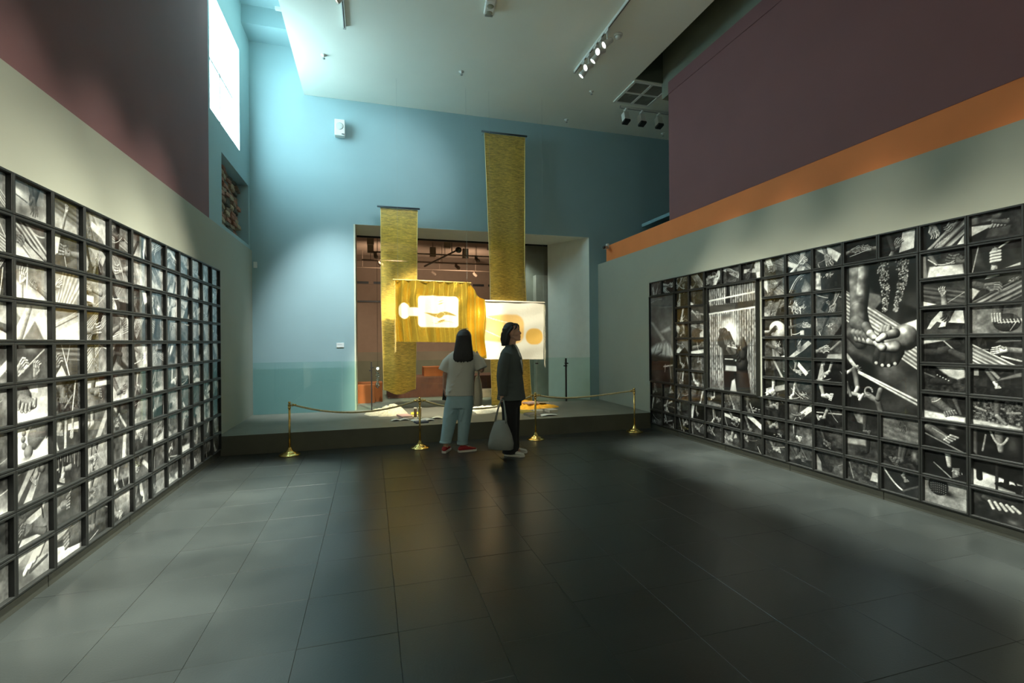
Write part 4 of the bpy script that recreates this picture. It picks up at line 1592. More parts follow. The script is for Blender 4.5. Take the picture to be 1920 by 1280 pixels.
def gd(u, v):
    V = 1 - v
    a = 1.46
    d = max(rrect(u, V, .245, .70, .245, .76, .06, a), rrect(u, V, .035, .155, .37, .635, .10, a), rrect(u, V, .10, .27, .42, .56, .02, a))
    if d > .5:
        for (c0, c1, y0, k) in ((.30, .70, .46, .035), (.44, .55, .45, .05), (.46, .54, .64, .012), (.46, .54, .68, .010), (.45, .56, .35, .02), (.34, .69, .33, .008)):
            if c0 < u < c1 and abs(V - y0 - .02 * math.sin(u * 25)) < k * math.sin((u - c0) / (c1 - c0) * math.pi):
                d = 1 - .85 * min(1, (k * math.sin((u - c0) / (c1 - c0) * math.pi) - abs(V - y0 - .02 * math.sin(u * 25))) / .008)
    return d


dye(gc, NU, NV, gd)
MB().tube([(.34 - 1.0, 0, top_z(.378) - 1.43), (1.62 - 1.0, 0, top_z(1.6) - 1.43)], 0.012, 8).build('rod', MT['scroll_edge'], gp, True)
fr = MB()
rr = random.Random(2)
for k in range(70):
    z = 1.30 + k * (2.44 - 1.30) / 70
    fr.tube([(.385 + rr.uniform(-.004, .004), 8.0, z), (.365 + rr.uniform(-.012, .006), 8.0 - rr.uniform(0, .02), z - .012), (.362 + rr.uniform(-.012, .01), 8.0, z - .035)], 0.003, 4)
fr.v = [(a - 1, b - 8, c - 1.43) for a, b, c in fr.v]
fr.build('fringe', MT['scroll_edge'], gp)['kind'] = 'stuff'
for xx in (.42, 1.55):
    MB().tube([(xx - 1, 0, top_z(xx) - 1.43), (xx - 1, 0, 5.69 - 1.43)], 0.0009, 4).build('wire', MT['grey_metal'], gp)

# -- white panel with golden shapes
wp = thing('white_panel', 'white cloth with golden yellow painted shapes, hanging from a pale rod', 'textile', (2.38, 8.0, 1.145))


def wfn(u, v):
    x = 1.852 + 1.06 * u - .02 * v
    z = 2.129 - .02 * u - (.985) * v
    y = 7.985 + .006 * math.sin(u * 14 + v * 3) + .005 * math.sin(v * 17 + u * 5)
    return (x - 2.38, y - 8.0, z - 1.145)


wc = grid('cloth', painted_cloth('white_cotton', 'white'), wfn, 90, 80, wp)


def wd(u, v):
    V = 1 - v
    big = 0
    e = ((u - .27) / .40) ** 2 + ((V - .54) / .25) ** 2
    tilt = rrect(u, V, -.2, .655, .27 + .10 * max(0, .5 - u), .78 - .10 * max(0, .35 - u) ** 1.0, .16, 1.06, .03)
    big = tilt
    if abs(V - (.74 - .35 * (u) + .22 * u * u)) < .010 and u < .45:
        big *= .35
    if abs(V - (.50 - .45 * u)) < .010 and u < .40:
        big *= .4
    small = rrect(u, V, .69, .985, .26, .545, .13, 1.06, .02)
    return max(big * .82, small * .95, rrect(u, V, .62, .75, .3, .42, .03, 1.06) * .0)


dye(wc, 90, 80, wd)
MB().tube([(1.852 - 2.38, -.012, 2.132 - 1.145), (2.93 - 2.38, -.012, 2.112 - 1.145)], 0.017, 10).build('rod', mat('pale_rod', (0.72, 0.68, 0.58), 0.6), wp, True)
fr = MB()
for k in range(60):
    z = 1.02 + k * (2.10 - 1.02) / 60
    fr.tube([(2.905 + rr.uniform(-.003, .003), 7.985, z), (2.92 + rr.uniform(-.008, .014), 7.975, z - .014), (2.918 + rr.uniform(-.014, .014), 7.98, z - .04)], 0.0035, 4)
fr.v = [(a - 2.38, b - 8, c - 1.145) for a, b, c in fr.v]
fr.build('fringe', MT['thread'], wp)['kind'] = 'stuff'
for xx in (1.95, 2.90):
    MB().tube([(xx - 2.38, -.012, 2.13 - 1.145), (xx - 2.38, -.012, 5.69 - 1.145)], 0.0009, 4).build('wire', MT['grey_metal'], wp)


# -- heaps on the platform
def heap(name, label, c, rx, ry, h, m, seed, rope=False, group=None):
    r = random.Random(seed)
    ph = [r.uniform(0, 6.3) for _ in range(12)]

    def fn(u, v):
        a = 2 * math.pi * u
        d = v
        edge = 1 + .16 * math.sin(3 * a + ph[0]) + .10 * math.sin(5 * a + ph[1]) + .06 * math.sin(11 * a + ph[2])
        x, y = d * rx * edge * math.cos(a), d * ry * edge * math.sin(a)
        base = h * (1 - d ** 2) * (.62 + .38 * math.sin(2.2 * x / rx + ph[3]))
        q = Vector((x * 7 + ph[4], y * 7 + ph[5], ph[6]))
        rid = 1 - abs(mnoise.noise(q)) * 2.2
        rid2 = 1 - abs(mnoise.noise(q * 2.7)) * 2.2
        z = max(.006, base + h * (1 - d ** 3) * (.34 * rid + .20 * rid2) + .01) if d < .99 else 0.0
        return (x, y, z)
    o = grid(name, m, fn, 110, 34)
    o.location = c
    tag(o, label, 'textile', group)
    return o


MT['cream'] = mat('cream_wool', (0.62, 0.58, 0.42), 0.95, var=0.15, scale=40, bump=0.8, bscale=70)
MT['fleece'] = mat('white_cotton_heap', (0.74, 0.71, 0.58), 0.95, var=0.12, scale=40, bump=0.6, bscale=60)
MT['yellow_cloth'] = mat('marigold_cloth', (0.80, 0.42, 0.03), 0.55, 0.15, var=0.2, scale=12, bump=0.4, bscale=50)
PZ = 0.253
heap('wool_heap', 'cream knitted wool heap on the platform near the orange plinth', (.26, 8.36, PZ), .30, .36, .13, MT['cream'], 5)
heap('cotton_heap', 'crumpled white cotton cloth behind the two visitors', (1.92, 8.12, PZ), .32, .30, .10, MT['fleece'], 8)
heap('yellow_cloth_heap', 'crumpled marigold yellow cloth at the foot of the longest scroll', (2.76, 8.36, PZ), .40, .42, .09, MT['yellow_cloth'], 11)


def book(label, c, w, d, h, rz, cover, group='books on the platform', pages=True):
    t = thing('book', label, 'book', c, rz, group)
    MB().box(-w / 2, w / 2, -d / 2, d / 2, 0, .006).build('cover', cover, t)
    MB().box(-w / 2, w / 2, -d / 2, d / 2, h - .006, h).build('cover', cover, t)
    MB().box(-w / 2, -w / 2 + .006, -d / 2, d / 2, .006, h - .006).build('spine', cover, t)
    MB().box(-w / 2 + .006, w / 2 - .006, -d / 2 + .006, d / 2 - .006, .006, h - .006).build('pages', MT['thread'], t)
    return t


PINK = mat('dusty_pink_cover', (0.55, 0.36, 0.32), 0.7, var=0.1)
YEL = mat('yellow_cover', (0.80, 0.62, 0.05), 0.6, var=0.08)
GRY = mat('grey_cover', (0.20, 0.18, 0.16), 0.7, var=0.1)
DKC = mat('dark_green_cover', (0.06, 0.10, 0.07), 0.7, var=0.1)
PALE = mat('pale_cover', (0.62, 0.57, 0.48), 0.7, var=0.08)
MUST = mat('mustard_cover', (0.50, 0.38, 0.08), 0.7, var=0.1)
book('pink book leaning flat beside the cream wool heap', (.50, 7.86, PZ), .17, .30, .035, .25, PINK)
book('bright yellow book next to the pink book', (.69, 7.98, PZ), .16, .22, .04, -.1, YEL)
book('mustard book in front of the yellow cloth, beneath none', (2.46, 7.68, PZ), .19, .26, .03, .2, MUST)
book('pale book in front of the yellow cloth beside the mustard one', (2.68, 7.68, PZ), .15, .22, .035, -.3, PALE)
book('grey book near the platform edge in front of the mustard book', (2.46, 7.34, PZ), .20, .24, .035, .1, GRY)
book('tan book behind the third brass stanchion', (2.90, 7.64, PZ), .15, .22, .045, .05, PALE)
book('dark green book lying on the marigold cloth', (3.00, 8.33, PZ + .075), .20, .22, .03, -.2, DKC)
book('pink book lying on the marigold cloth', (2.72, 8.18, PZ + .085), .24, .20, .025, .35, PINK)


def sheet(label, c, w, d, rz, nf, m, group='loose papers on the platform'):
    def fn(u, v):
        return ((u - .5) * w, (v - .5) * d, .004 + .018 * abs(math.sin(u * math.pi * nf)) + .006 * math.sin(v * 5))
    o = grid('paper_sheet', m, fn, 16, 8, None, .003)
    o.location = c
    o.rotation_euler = (0, 0, rz)
    tag(o, label, 'paper', group)


PAPER = mat('white_paper', (0.80, 0.80, 0.74), 0.8, var=0.04)
sheet('folded white paper in front of the pink book', (.41, 7.58, PZ), .26, .13, .1, 2, PAPER)
sheet('white paper spread behind the second stanchion', (.74, 7.44, PZ), .32, .24, .2, 2, PAPER)
sheet('cream paper beside the spread white paper', (.985, 7.60, PZ), .16, .20, -.2, 1, MT['thread'])
sheet('blank white paper at the platform edge by the third stanchion', (2.70, 7.28, PZ), .28, .16, .1, 1, PAPER)
bk = MB().obox((.70, 7.24, PZ + .012), (.09, .02, 0), (-.015, .07, 0), (0, 0, .011)).build('notebook', mat('navy_cover', (0.05, 0.07, 0.12), 0.6))
tag(bk, 'dark navy notebook at the near edge of the spread white paper', 'notebook')
for i, (x, y, l) in enumerate(((.655, 7.70, 'brown thread spool standing on the platform, outer of two'), (.725, 7.72, 'brown thread spool standing next to the brass stanchion pole'))):
    t = thing('thread_spool', l, 'spool', (x, y, PZ), 0, 'thread spools')
    MB().lathe([(.026, 0), (.026, .012), (.020, .014), (.020, .15), (.026, .152), (.026, .165)], 14).build('core', MT['thread'], t, False)
    MB().lathe([(.021, .016), (.0235, .03), (.0235, .135), (.021, .148)], 14).build('thread', mat('brown_thread', (0.13, 0.085, 0.045), 0.8, var=0.2, scale=60), t, True)

# ================================================================= BARRIER
def stanchion_parts():
    base = MB().lathe([(.001, 0), (.128, 0), (.130, .006), (.126, .012), (.105, .022), (.082, .028), (.080, .036), (.060, .046), (.042, .052), (.036, .066), (.026, .078), (.022, .095), (.018, .10), (.001, .10)], 36).mesh('base', MT['brass'], True)
    pole = MB().lathe([(.0135, .098), (.0135, .605)], 16).mesh('pole', MT['brass'], True)
    col = MB().lathe([(.0135, .602), (.021, .606), (.021, .612), (.016, .616), (.017, .640), (.022, .644), (.022, .650), (.015, .654), (.001, .654)], 20).mesh('collar', MT['brass'], True)
    fin = MB()
    fin.lathe([(.001, .652), (.012, .654), (.009, .662), (.016, .672), (.017, .680), (.010, .690), (.001, .693)], 16)
    fm = fin.mesh('finial', MT['brass'], True)
    return [base, pole, col, fm]


SP = [(-1.02, 6.80), (.628, 6.69), (2.311, 6.738), (3.981, 6.80)]
parts = stanchion_parts()
ring = MB().tube([(.020 * math.cos(a) + .030, 0, .648 + .020 * math.sin(a)) for a in [i * math.pi / 6 for i in range(13)]], .004, 6, False).mesh('ring', MT['brass'], True)
SL = ['brass stanchion nearest the window side wall', 'brass stanchion beside the visitor in the pale shirt', 'brass stanchion just behind the visitor in the jacket', 'brass stanchion nearest the orange band wall']
for i, (x, y) in enumerate(SP):
    t = thing('stanchion', SL[i], 'stanchion', (x, y, .0005), 0, 'brass rope stanchions')
    for me in parts:
        link(me.name, me, t)
    for s in (0, 1):
        if (i == 0 and s == 1) or (i == 3 and s == 0):
            continue
        o = link('ring', ring, t)
        o.rotation_euler = (0, 0, 0 if s == 0 else math.pi)


def rope(label, a, b, sag, bias=0.0):
    A, B = Vector((a[0], a[1], .645)), Vector((b[0], b[1], .645))
    d = (B - A).normalized()
    A, B = A + d * .052, B - d * .052
    n = 64
    P = []
    for k in range(n + 1):
        t = k / n
        tt = t + bias * t * (1 - t)
        P.append(A + (B - A) * t - Vector((0, 0, sag * 4 * tt * (1 - tt))))
    t = thing('rope', label, 'rope', A, 0, 'gold twisted barrier ropes')
    side = Vector((-d.y, d.x, 0))
    for s in range(3):
        pts = []
        m = n * 8
        for k in range(m + 1):
            f = k / m * n
            i = min(n - 1, int(f))
            p = P[i].lerp(P[i + 1], f - i)
            an = k / m * (B - A).length / .045 * 6.283 + s * 2.094
            pts.append(p + side * .0065 * math.cos(an) + Vector((0, 0, 1)) * .0065 * math.sin(an) - A)
        MB().tube(pts, .0068, 5).build('strand', MT['rope'], t, True)
    for e, sgn in ((A, 1), (B, -1)):
        MB().tube([e - A - d * sgn * .030, e - A, e - A + d * sgn * .03], [.006, .0135, .0125], 10).build('end_cap', MT['brass'], t, True)


rope('gold rope slung between the two stanchions on the window side', SP[0], SP[1], .125)
rope('gold rope slung behind the visitors', SP[1], SP[2], .15)
rope('gold rope nearest the orange band wall', SP[2], SP[3], .06, .55)

# ================================================================= GLASS BALUSTRADE
gb = thing('glass_balustrade', 'clear glass balustrade along the back of the platform', 'balustrade', (1.2, 8.88, PZ))
OXB, OYB, OZB = 1.2, 8.88, PZ


def pane(x0, x1, zt):
    MB().box(x0 - OXB, x1 - OXB, -.006, .006, .004, zt - OZB).build('glass_pane', MT['green_glass'], gb)


pane(XL + .02, -.492, 1.120)
pane(-.485, -.012, 1.118)
pane(.012, 1.48, 1.115)
pane(1.49, 3.07, 1.115)
pane(3.085, 3.675, 1.118)
pane(3.70, 4.22, 1.11)
for px in (0.0, 3.688):
    MB().box(px - .011 - OXB, px + .011 - OXB, -.02, .02, 0, 1.10 - OZB).build('post', MT['black_plastic'], gb)
    for s, z in ((-1, .95), (1, 1.0)):
        MB().box(px + s * .012 - .028 - OXB, px + s * .012 + .028 - OXB, -.03, .03, z - .011 - OZB, z + .011 - OZB).build('clamp', MT['black_plastic'], gb)
MB().box(3.078 - .025 - OXB, 3.078 + .025 - OXB, -.02, .02, 1.0 - OZB, 1.02 - OZB).build('clamp', MT['black_plastic'], gb)

# ================================================================= WALL FITTINGS
t = thing('loudspeaker', 'small white loudspeaker high on the teal back wall', 'speaker', (-.49, YB, 5.15))
MB().box(-.085, .085, -.145, -.03, -.15, .13).build('cabinet', MT['white_metal'], t, bevel=.01)
MB().lathe([(.001, 0), (.055, 0), (.06, .004), (.05, .008), (.001, .006)], 24).build('cone', mat('speaker_cone', (.55, .58, .56), .6), t, True).matrix_local = Matrix.Translation((0, -.146, .01)) @ Matrix.Rotation(math.pi / 2, 4, 'X')
MB().box(.03, .075, -.149, -.145, -.13, -.115).build('badge', MT['black_plastic'], t)
MB().box(-.03, .03, -.03, -.001, -.05, .05).build('bracket', MT['grey_metal'], t)

t = thing('wall_label', 'small white text label on the teal wall beside the opening', 'label', (-.518, YB, 1.40))
MB().box(-.062, .062, -.012, -.001, -.04, .04).build('plate', mat('label_white', (.72, .76, .74), .6), t, bevel=.003)
MB().box(-.045, .03, -.0135, -.012, .008, .014).build('text_line', MT['grey_metal'], t)
sw = MB().box(-1.87, -1.815, YB - .02, YB - .001, 2.70, 2.80).build('wall_sensor', MT['white_metal'], bevel=.004)
tag(sw, 'tiny white sensor in the corner of the back wall', 'sensor')

t = thing('security_camera', 'tiny white security camera at the end of the orange band', 'camera', (4.445, 8.5, 3.27))
MB().capsule((-.06, -.02, -.03), (-.15, -.10, -.045), .036, .036, 14).build('body', MT['white_metal'], t, True)
MB().lathe([(.001, 0), (.032, 0), (.03, .012), (.001, .012)], 16).build('lens', MT['black_plastic'], t, True).matrix_local = Matrix.Translation((-.165, -.125, -.048)) @ (Vector((-.09, -.08, -.015)).to_track_quat('Z', 'Y').to_matrix().to_4x4())
MB().box(-.05, -.001, -.03, .03, -.05, .05).build('mount', MT['white_metal'], t, bevel=.008)

# ================================================================= CEILING FITTINGS
CZ = 5.69


def sprinkler(x, y, label):
    t = thing('sprinkler', label, 'sprinkler', (x, y, CZ), 0, 'ceiling sprinklers')
    MB().lathe([(.04, -.001), (.04, -.008), (.014, -.012), (.012, -.035), (.001, -.036)], 16).build('body', MT['white_metal'], t, True)
    MB().lathe([(.001, -.052), (.02, -.052), (.022, -.055), (.001, -.057)], 12).build('deflector', MT['grey_metal'], t, True)
    for s in (-1, 1):
        MB().tube([(s * .008, 0, -.034), (s * .013, 0, -.044), (s * .003, 0, -.053)], .0025, 5).build('arm', MT['grey_metal'], t)


for x, y, l in ((-.64, 7.626, 'ceiling sprinkler at the daylit ceiling edge'), (1.393, 7.521, 'ceiling sprinkler in the middle of the ceiling'), (3.635, 7.53, 'ceiling sprinkler between track spotlights and vent'),
                (3.631, 8.623, 'ceiling sprinkler above the longest scroll'), (5.793, 8.681, 'ceiling sprinkler in the far dark ceiling corner')):
    sprinkler(x, y, l)
t = thing('smoke_detector', 'round smoke detector beside the lit ceiling track', 'detector', (3.326, 6.035, CZ))
MB().lathe([(.062, -.001), (.062, -.016), (.055, -.02), (.001, -.02)], 24).build('base', MT['white_metal'], t, True)
MB().lathe([(.045, -.02), (.042, -.045), (.03, -.055), (.001, -.056)], 24).build('head', MT['white_metal'], t, True)

t = thing('emergency_light', 'white emergency light with two round lenses on the ceiling', 'light', (1.47, 5.94, CZ), -.12)
MB().box(-.065, .065, -.16, .13, -.055, -.001).build('housing', MT['white_metal'], t, bevel=.015)
for yy in (.07, -.055):
    MB().lathe([(.001, -.060), (.036, -.060), (.044, -.055)], 20, (0, yy, 0)).build('lens', mat('lens_grey', (.28, .30, .24), .3), t, True)
MB().box(-.05, .05, .10, .131, -.062, -.03).build('vent', MT['grey_metal'], t)

t = thing('ceiling_vent', 'square ceiling vent of four mesh panels', 'vent', (4.51, 7.38, CZ))
fm = MB()
for a in (-.33, 0, .33):
    fm.box(a - .022, a + .022, -.36, .36, -.02, -.001)
    fm.box(-.35, .35, a * 1.03 - .022, a * 1.03 + .022, -.0195, -.0015)
fm.build('frame', MT['white_metal'], t)
for sx in (-1, 1):
    for sy in (-1, 1):
        p = MB()
        for k in range(14):
            q = sy * .17 - .14 + k * .0215
            p.box(sx * .165 - .143, sx * .165 + .143, q - .004, q + .004, -.012, -.004)
        p.box(sx * .165 - .143, sx * .165 + .143, sy * .17 - .147, sy * .17 + .147, -.004, -.002)
        p.build('mesh_panel', MT['grille'], t)


def track(label, a, b, mt):
    a, b = Vector(a), Vector(b)
    t = thing('light_track', label, 'track', (a + b) / 2)
    d = (b - a) / 2
    n = d.normalized()
    s = Vector((-n.y, n.x, 0))
    MB().obox((0, 0, -.02), d, s * .017, (0, 0, .019)).build('rail', mt, t)
    MB().obox((0, 0, -.0395), d * .995, s * .006, (0, 0, .001)).build('slot', MT['black_plastic'], t)
    for e in (-1, 1):
        MB().obox(d * e * 1.0 - n * e * -.006 + Vector((0, 0, -.02)), n * .006, s * .019, (0, 0, .0195)).build('end_cap', MT['grey_metal'], t)


track('long ceiling track carrying the lit row of spotlights', (3.105, 7.02, CZ), (3.105, .6, CZ), MT['white_metal'])
track('ceiling track end over the window side', (-.31, 6.85, CZ), (-.31, .6, CZ), MT['white_metal'])
track('short ceiling track by the vent with unlit lamps', (4.36, 7.858, CZ), (6.4, 7.862, CZ), MT['white_metal'])


def head(label, x, y, aim, lit=True, box=False, group='lit track spotlights'):
    """track spotlight: adapter, stem, can, lens"""
    t = thing('track_spotlight', label, 'spotlight', (x, y, CZ - .04), 0, group)
    MB().box(-.016, .016, -.05, .05, -.03, -.001).build('adapter', MT['white_metal'], t, bevel=.003)
    MB().tube([(0, 0, -.03), (0, 0, -.15)], .009, 8).build('stem', MT['white_metal'], t, True)
    d = Vector(aim).normalized()
    R = d.to_track_quat('-Z', 'Y').to_matrix().to_4x4()
    P = Matrix.Translation((0, 0, -.17)) @ R
    if box:
        c = MB().box(-.05, .05, -.055, .055, -.06, .10)
        f = MB().box(-.046, .046, -.05, .05, -.064, -.060)
        b = c.build('can', MT['white_metal'], t, bevel=.006)
        l = f.build('lens', MT['black_plastic'], t)
        v = MB().box(-.056, .056, -.061, .061, -.095, -.058).build('hood', MT['black_plastic'], t)
        v.matrix_local = P
    else:
        b = MB().lathe([(.018, .09), (.034, .075), (.038, .03), (.046, -.045), (.046, -.068), (.042, -.068), (.040, -.05), (.001, -.045)], 20).build('can', MT['white_metal'], t, True)
        l = MB().lathe([(.001, -.056), (.0405, -.056), (.040, -.052)], 20).build('lens', MT['lamp_on'] if lit else MT['black_plastic'], t)
    b.matrix_local = P
    l.matrix_local = P
    return t


HL = ['nearest the smoke detector', 'second along from the smoke detector', 'in the middle of the row', 'second from the far end', 'at the far end of the row']
for i, (y, aim) in enumerate(((5.93, (-.75, .10, -.55)), (6.13, (-.85, -.25, -.40)), (6.29, (-.55, .25, -.75)), (6.52, (-.8, -.10, -.45)), (6.69, (-.6, .30, -.8)))):
    head('lit track spotlight %s' % HL[i], 3.105, y, aim)
head('single lit spotlight on the track over the window side', -.315, 5.98, (-.75, .15, -.6), True, False, 'window side track spotlights')
for i, (x, l) in enumerate(((4.47, 'first from the vent corner'), (4.80, 'middle of three'), (5.16, 'nearest the aubergine wall'))):
    head('unlit boxy track spotlight by the vent, %s' % l, x, 7.86, (.0, -.25, -1), False, True, 'unlit boxy track spotlights')
lb = MB().box(-1.42, -1.085, 8.36, 8.42, 6.722, 6.758).build('strip_light', MT['white_metal'])
tag(lb, 'short white strip light in the daylit ceiling recess', 'light')

# ================================================================= THE ROOM BEYOND
def block(name, label, cat, x0, x1, y0, y1, z0, z1, m, group=None, bevel=.006):
    o = MB().box(x0, x1, y0, y1, z0, z1).build(name, m, None, bevel=bevel)
    return tag(o, label, cat, group)


block('plinth', 'orange plinth just behind the glass by the teal wall', 'plinth', -1.2, .06, 9.92, 10.25, .2, .605, MT['rust'])
block('plinth', 'second orange plinth further behind the first', 'plinth', -1.0, .22, 10.5, 10.9, .2, .60, MT['rust'])
block('bench', 'long dark red bench in the room beyond', 'bench', .34, 3.3, 11.0, 11.9, .2, .655, MT['darkred'])
block('block', 'rust red block standing on the dark red bench', 'block', 1.15, 1.95, 11.15, 11.6, .656, .87, MT['rust'])
block('bench', 'low pale stone step beside the dark red bench', 'bench', 2.2, 3.2, 10.5, 10.9, .2, .36, mat('stone_step', (.34, .25, .17), .8, var=.15))
sg = MB()
rr = random.Random(9)
for k in range(26):
    sg.ell((.12 + rr.uniform(-.03, .03), 10.0, .55 + k * .012 + rr.uniform(-.01, .01)), (.018, .018, .018), (0, 0, 0), 6, 5)
sg = sg.build('bead_string', mat('mirror_beads', (.35, .36, .32), .15, .8, var=.6, scale=60), None, True)
tag(sg, 'dark glinting bead sculpture hanging near the orange plinth', 'sculpture')
sg['kind'] = 'stuff'
t = thing('spotlight', 'small glowing spotlight above the bead sculpture', 'spotlight', (.12, 10.0, .92))
MB().lathe([(.001, .03), (.03, .03), (.035, -.02), (.001, -.015)], 14).build('can', MT['white_metal'], t, True)
MB().ell((0, -.03, 0), (.022, .012, .022)).build('bulb', MT['lamp_on'], t, True)
MB().tube([(0, 0, .03), (0, 0, 2.9)], .003, 5).build('cable', MT['black_plastic'], t)

MT['warm_metal'] = mat('rig_brown', (.34, .23, .16), .6)
for i, (y, z, x0, x1, l) in enumerate(((11.0, 3.42, -.05, 3.3, 'nearest'), (12.0, 3.40, -.2, 3.6, 'middle'), (13.2, 3.40, -.4, 4.0, 'deepest'))):
    t = thing('rigging_pipe', '%s lighting pipe under the ceiling of the room beyond' % l, 'pipe', (1.5, y, z), 0, 'gallery lighting pipes')
    MB().tube([(x0 - 1.5, 0, 0), (x1 - 1.5, 0, 0)], .016, 8).build('pipe', MT['warm_metal'], t, True)
    for xx in np.linspace(x0 + .2, x1 - .2, 5):
        MB().tube([(xx - 1.5, 0, 0), (xx - 1.5, 0, 3.85 - z)], .006, 5).build('hanger', MT['warm_metal'], t)
LX = [(.1, 11.0, 3.42), (2.35, 11.0, 3.42), (2.05, 12.0, 3.40), (.2, 12.0, 3.40), (3.0, 12.0, 3.40), (1.6, 13.2, 3.40), (2.75, 13.2, 3.40), (3.3, 13.2, 3.40)]
GL = ['beside the teal wall edge', 'over the gold panel drape', 'in mid ceiling', 'on the middle pipe near its start', 'on the middle pipe near the pier', 'on the deepest pipe over the gold cloth', 'on the deepest pipe near the long scroll', 'on the deepest pipe next to the pier']
for i, (x, y, z) in enumerate(LX):
    t = thing('stage_lamp', 'small stage lamp in the room beyond, %s' % GL[i], 'lamp', (x, y, z), .3 * i, 'gallery stage lamps')
    MB().capsule((0, 0, -.07), (.015, -.07, -.12), .036, .044, 12).build('can', MT['warm_metal'], t, True)
    MB().box(-.036, .036, -.007, .007, -.07, -.016).build('yoke', MT['warm_metal'], t)
for i, (x, y, l) in enumerate(((.0, 10.6, 'by the teal wall edge'), (1.62, 10.6, 'over the gold cloth'), (2.6, 10.6, 'beside the long scroll'), (.0, 11.6, 'deeper by the teal wall'), (1.45, 11.8, 'deeper over the gold cloth'), (2.25, 11.8, 'deeper near the slanting pole'))):
    b = MB().box(x - .07, x + .07, y - .05, y + .05, 3.50, 3.73).build('speaker_box', mat('box_brown', (.42, .29, .20), .7))
    tag(b, 'small brown box hung from the gallery ceiling, %s' % l, 'speaker', 'gallery ceiling boxes')
    MB().tube([(x, y, 3.73), (x, y, 3.85)], .01, 6).build('hanger', MT['warm_metal'], b)
t = thing('projector_arm', 'slanting pole with a round dark projector in the room beyond', 'projector', (1.95, 11.4, 3.6))
MB().tube([(0, 0, 0), (-.75, 0, -.40)], .02, 8).build('pole', MT['warm_metal'], t, True)
MB().tube([(-.1, 0, -.05), (-.1, 0, .25)], .012, 6).build('drop_rod', MT['warm_metal'], t, True)
MB().ell((.06, 0, .02), (.08, .07, .07)).build('projector', mat('projector_dark', (.12, .12, .09), .5), t, True)
vs = struct(MB().box(-.5, 4.2, 14.97, 14.998, 3.16, 3.26).build('trim_7', MT['pink']))
for i in range(9):
    MB().box(-.42 + i * .5, -.42 + i * .5 + .36, 14.95, 14.999, 3.175, 3.245).build('slot', MT['black_plastic'], vs)
struct(MB().box(-1.5, 5, 14.96, 14.998, 2.63, 2.68).build('trim_8', MT['black_plastic']))

# ================================================================= PEOPLE (local X = across, Y = away, Z = up)
SKIN = mat('skin', (0.50, 0.285, 0.195), 0.55, var=0.05, scale=10)
SKIN.node_tree.nodes['Principled BSDF'].inputs['Subsurface Weight'].default_value = 0.1
SKIN.node_tree.nodes['Principled BSDF'].inputs['Subsurface Radius'].default_value = (0.02, 0.008, 0.004)
HAIR = mat('dark_brown_hair', (0.007, 0.0055, 0.005), 0.5, var=0.5, scale=1.0, bump=0.6, bscale=1.0, stretch=(160, 160, 6))


def V(*a):
    return Vector(a)


def hand_shape(mb, w, f, n, k=0.085, curl=0.5, side=1):
    """wrist w, finger direction f, palm normal n (towards the gripping side); side: +1 thumb towards f x n"""
    w, f, n = V(*w), V(*f).normalized(), V(*n).normalized()
    n = (n - f * n.dot(f)).normalized()
    t = f.cross(n) * side
    for o in (-.30, -.1, .1, .30):
        mb.capsule(w + t * o * k * .7, w + f * k + t * o * k * 1.15, .0150, .0125, 10)
    for i, (o, L) in enumerate(((.36, .74), (.12, .86), (-.12, .80), (-.34, .62))):
        a = w + f * k + t * o * k * 1.1
        c1 = curl * .9
        d1 = f * math.cos(c1) + n * math.sin(c1)
        b = a + d1 * k * L * .55
        c2 = curl * 2.1
        d2 = f * math.cos(c2) + n * math.sin(c2)
        c = b + d2 * k * L * .38
        c3 = curl * 3.0
        d3 = f * math.cos(c3) + n * math.sin(c3)
        d = c + d3 * k * L * .28
        mb.capsule(a, b, .0088, .0080, 8)
        mb.capsule(b, c, .0080, .0074, 8)
        mb.capsule(c, d, .0074, .0062, 8)
    a = w + f * k * .18 + t * k * .34
    b = a + (f * .62 + t * .62 + n * .35).normalized() * k * .52
    c = b + (f * .85 + t * .1 + n * .5).normalized() * k * .40
    mb.capsule(a, b, .0135, .0105, 8)
    mb.capsule(b, c, .0100, .0075, 8)


def shoe(name, parent, heel, d, L, up, sole, lace=None, tilt=0.0):
    """heel point on the ground, d = toe direction angle about Z"""
    mb = MB()
    secs = [(-.005, .028, .034), (.02, .036, .062), (.06, .040, .072), (.11, .040, .058), (.16, .045, .040), (.20, .046, .030), (.235, .036, .022), (.25, .015, .014)]
    q = L / .25
    rings = []
    for x, w, h in secs:
        ring = []
        for j in range(14):
            a = 2 * math.pi * j / 14
            ring.append((x * q, w * math.cos(a), .022 + h * .5 + h * .5 * math.sin(a)))
        rings.append(ring)
    mb.rings(rings)
    o = mb.build(name, up, parent, True)
    ss = o.modifiers.new('sub', 'SUBSURF')
    ss.levels = ss.render_levels = 1
    sb = MB()
    out = [(-.012, 0), (-.006, .028), (.03, .038), (.08, .039), (.15, .048), (.205, .048), (.24, .034), (.258, 0)]
    out = out + [(x, -y) for x, y in out[-2:0:-1]]
    sb.rings([[(x * q, y, 0) for x, y in out], [(x * q, y, .026) for x, y in out]])
    s = sb.build('sole', sole, o, False, .004)
    if lace:
        lb = MB()
        for k in range(4):
            lb.tube([((.095 + .02 * k) * q, -.024, .086 - .011 * k), ((.10 + .02 * k) * q, 0, .098 - .012 * k), ((.095 + .02 * k) * q, .024, .086 - .011 * k)], .0035, 5)
        lb.build('lace', lace, o, True)
    o.matrix_local = Matrix.Translation(heel) @ Matrix.Rotation(d, 4, 'Z') @ Matrix.Rotation(tilt, 4, 'Y')
    return o


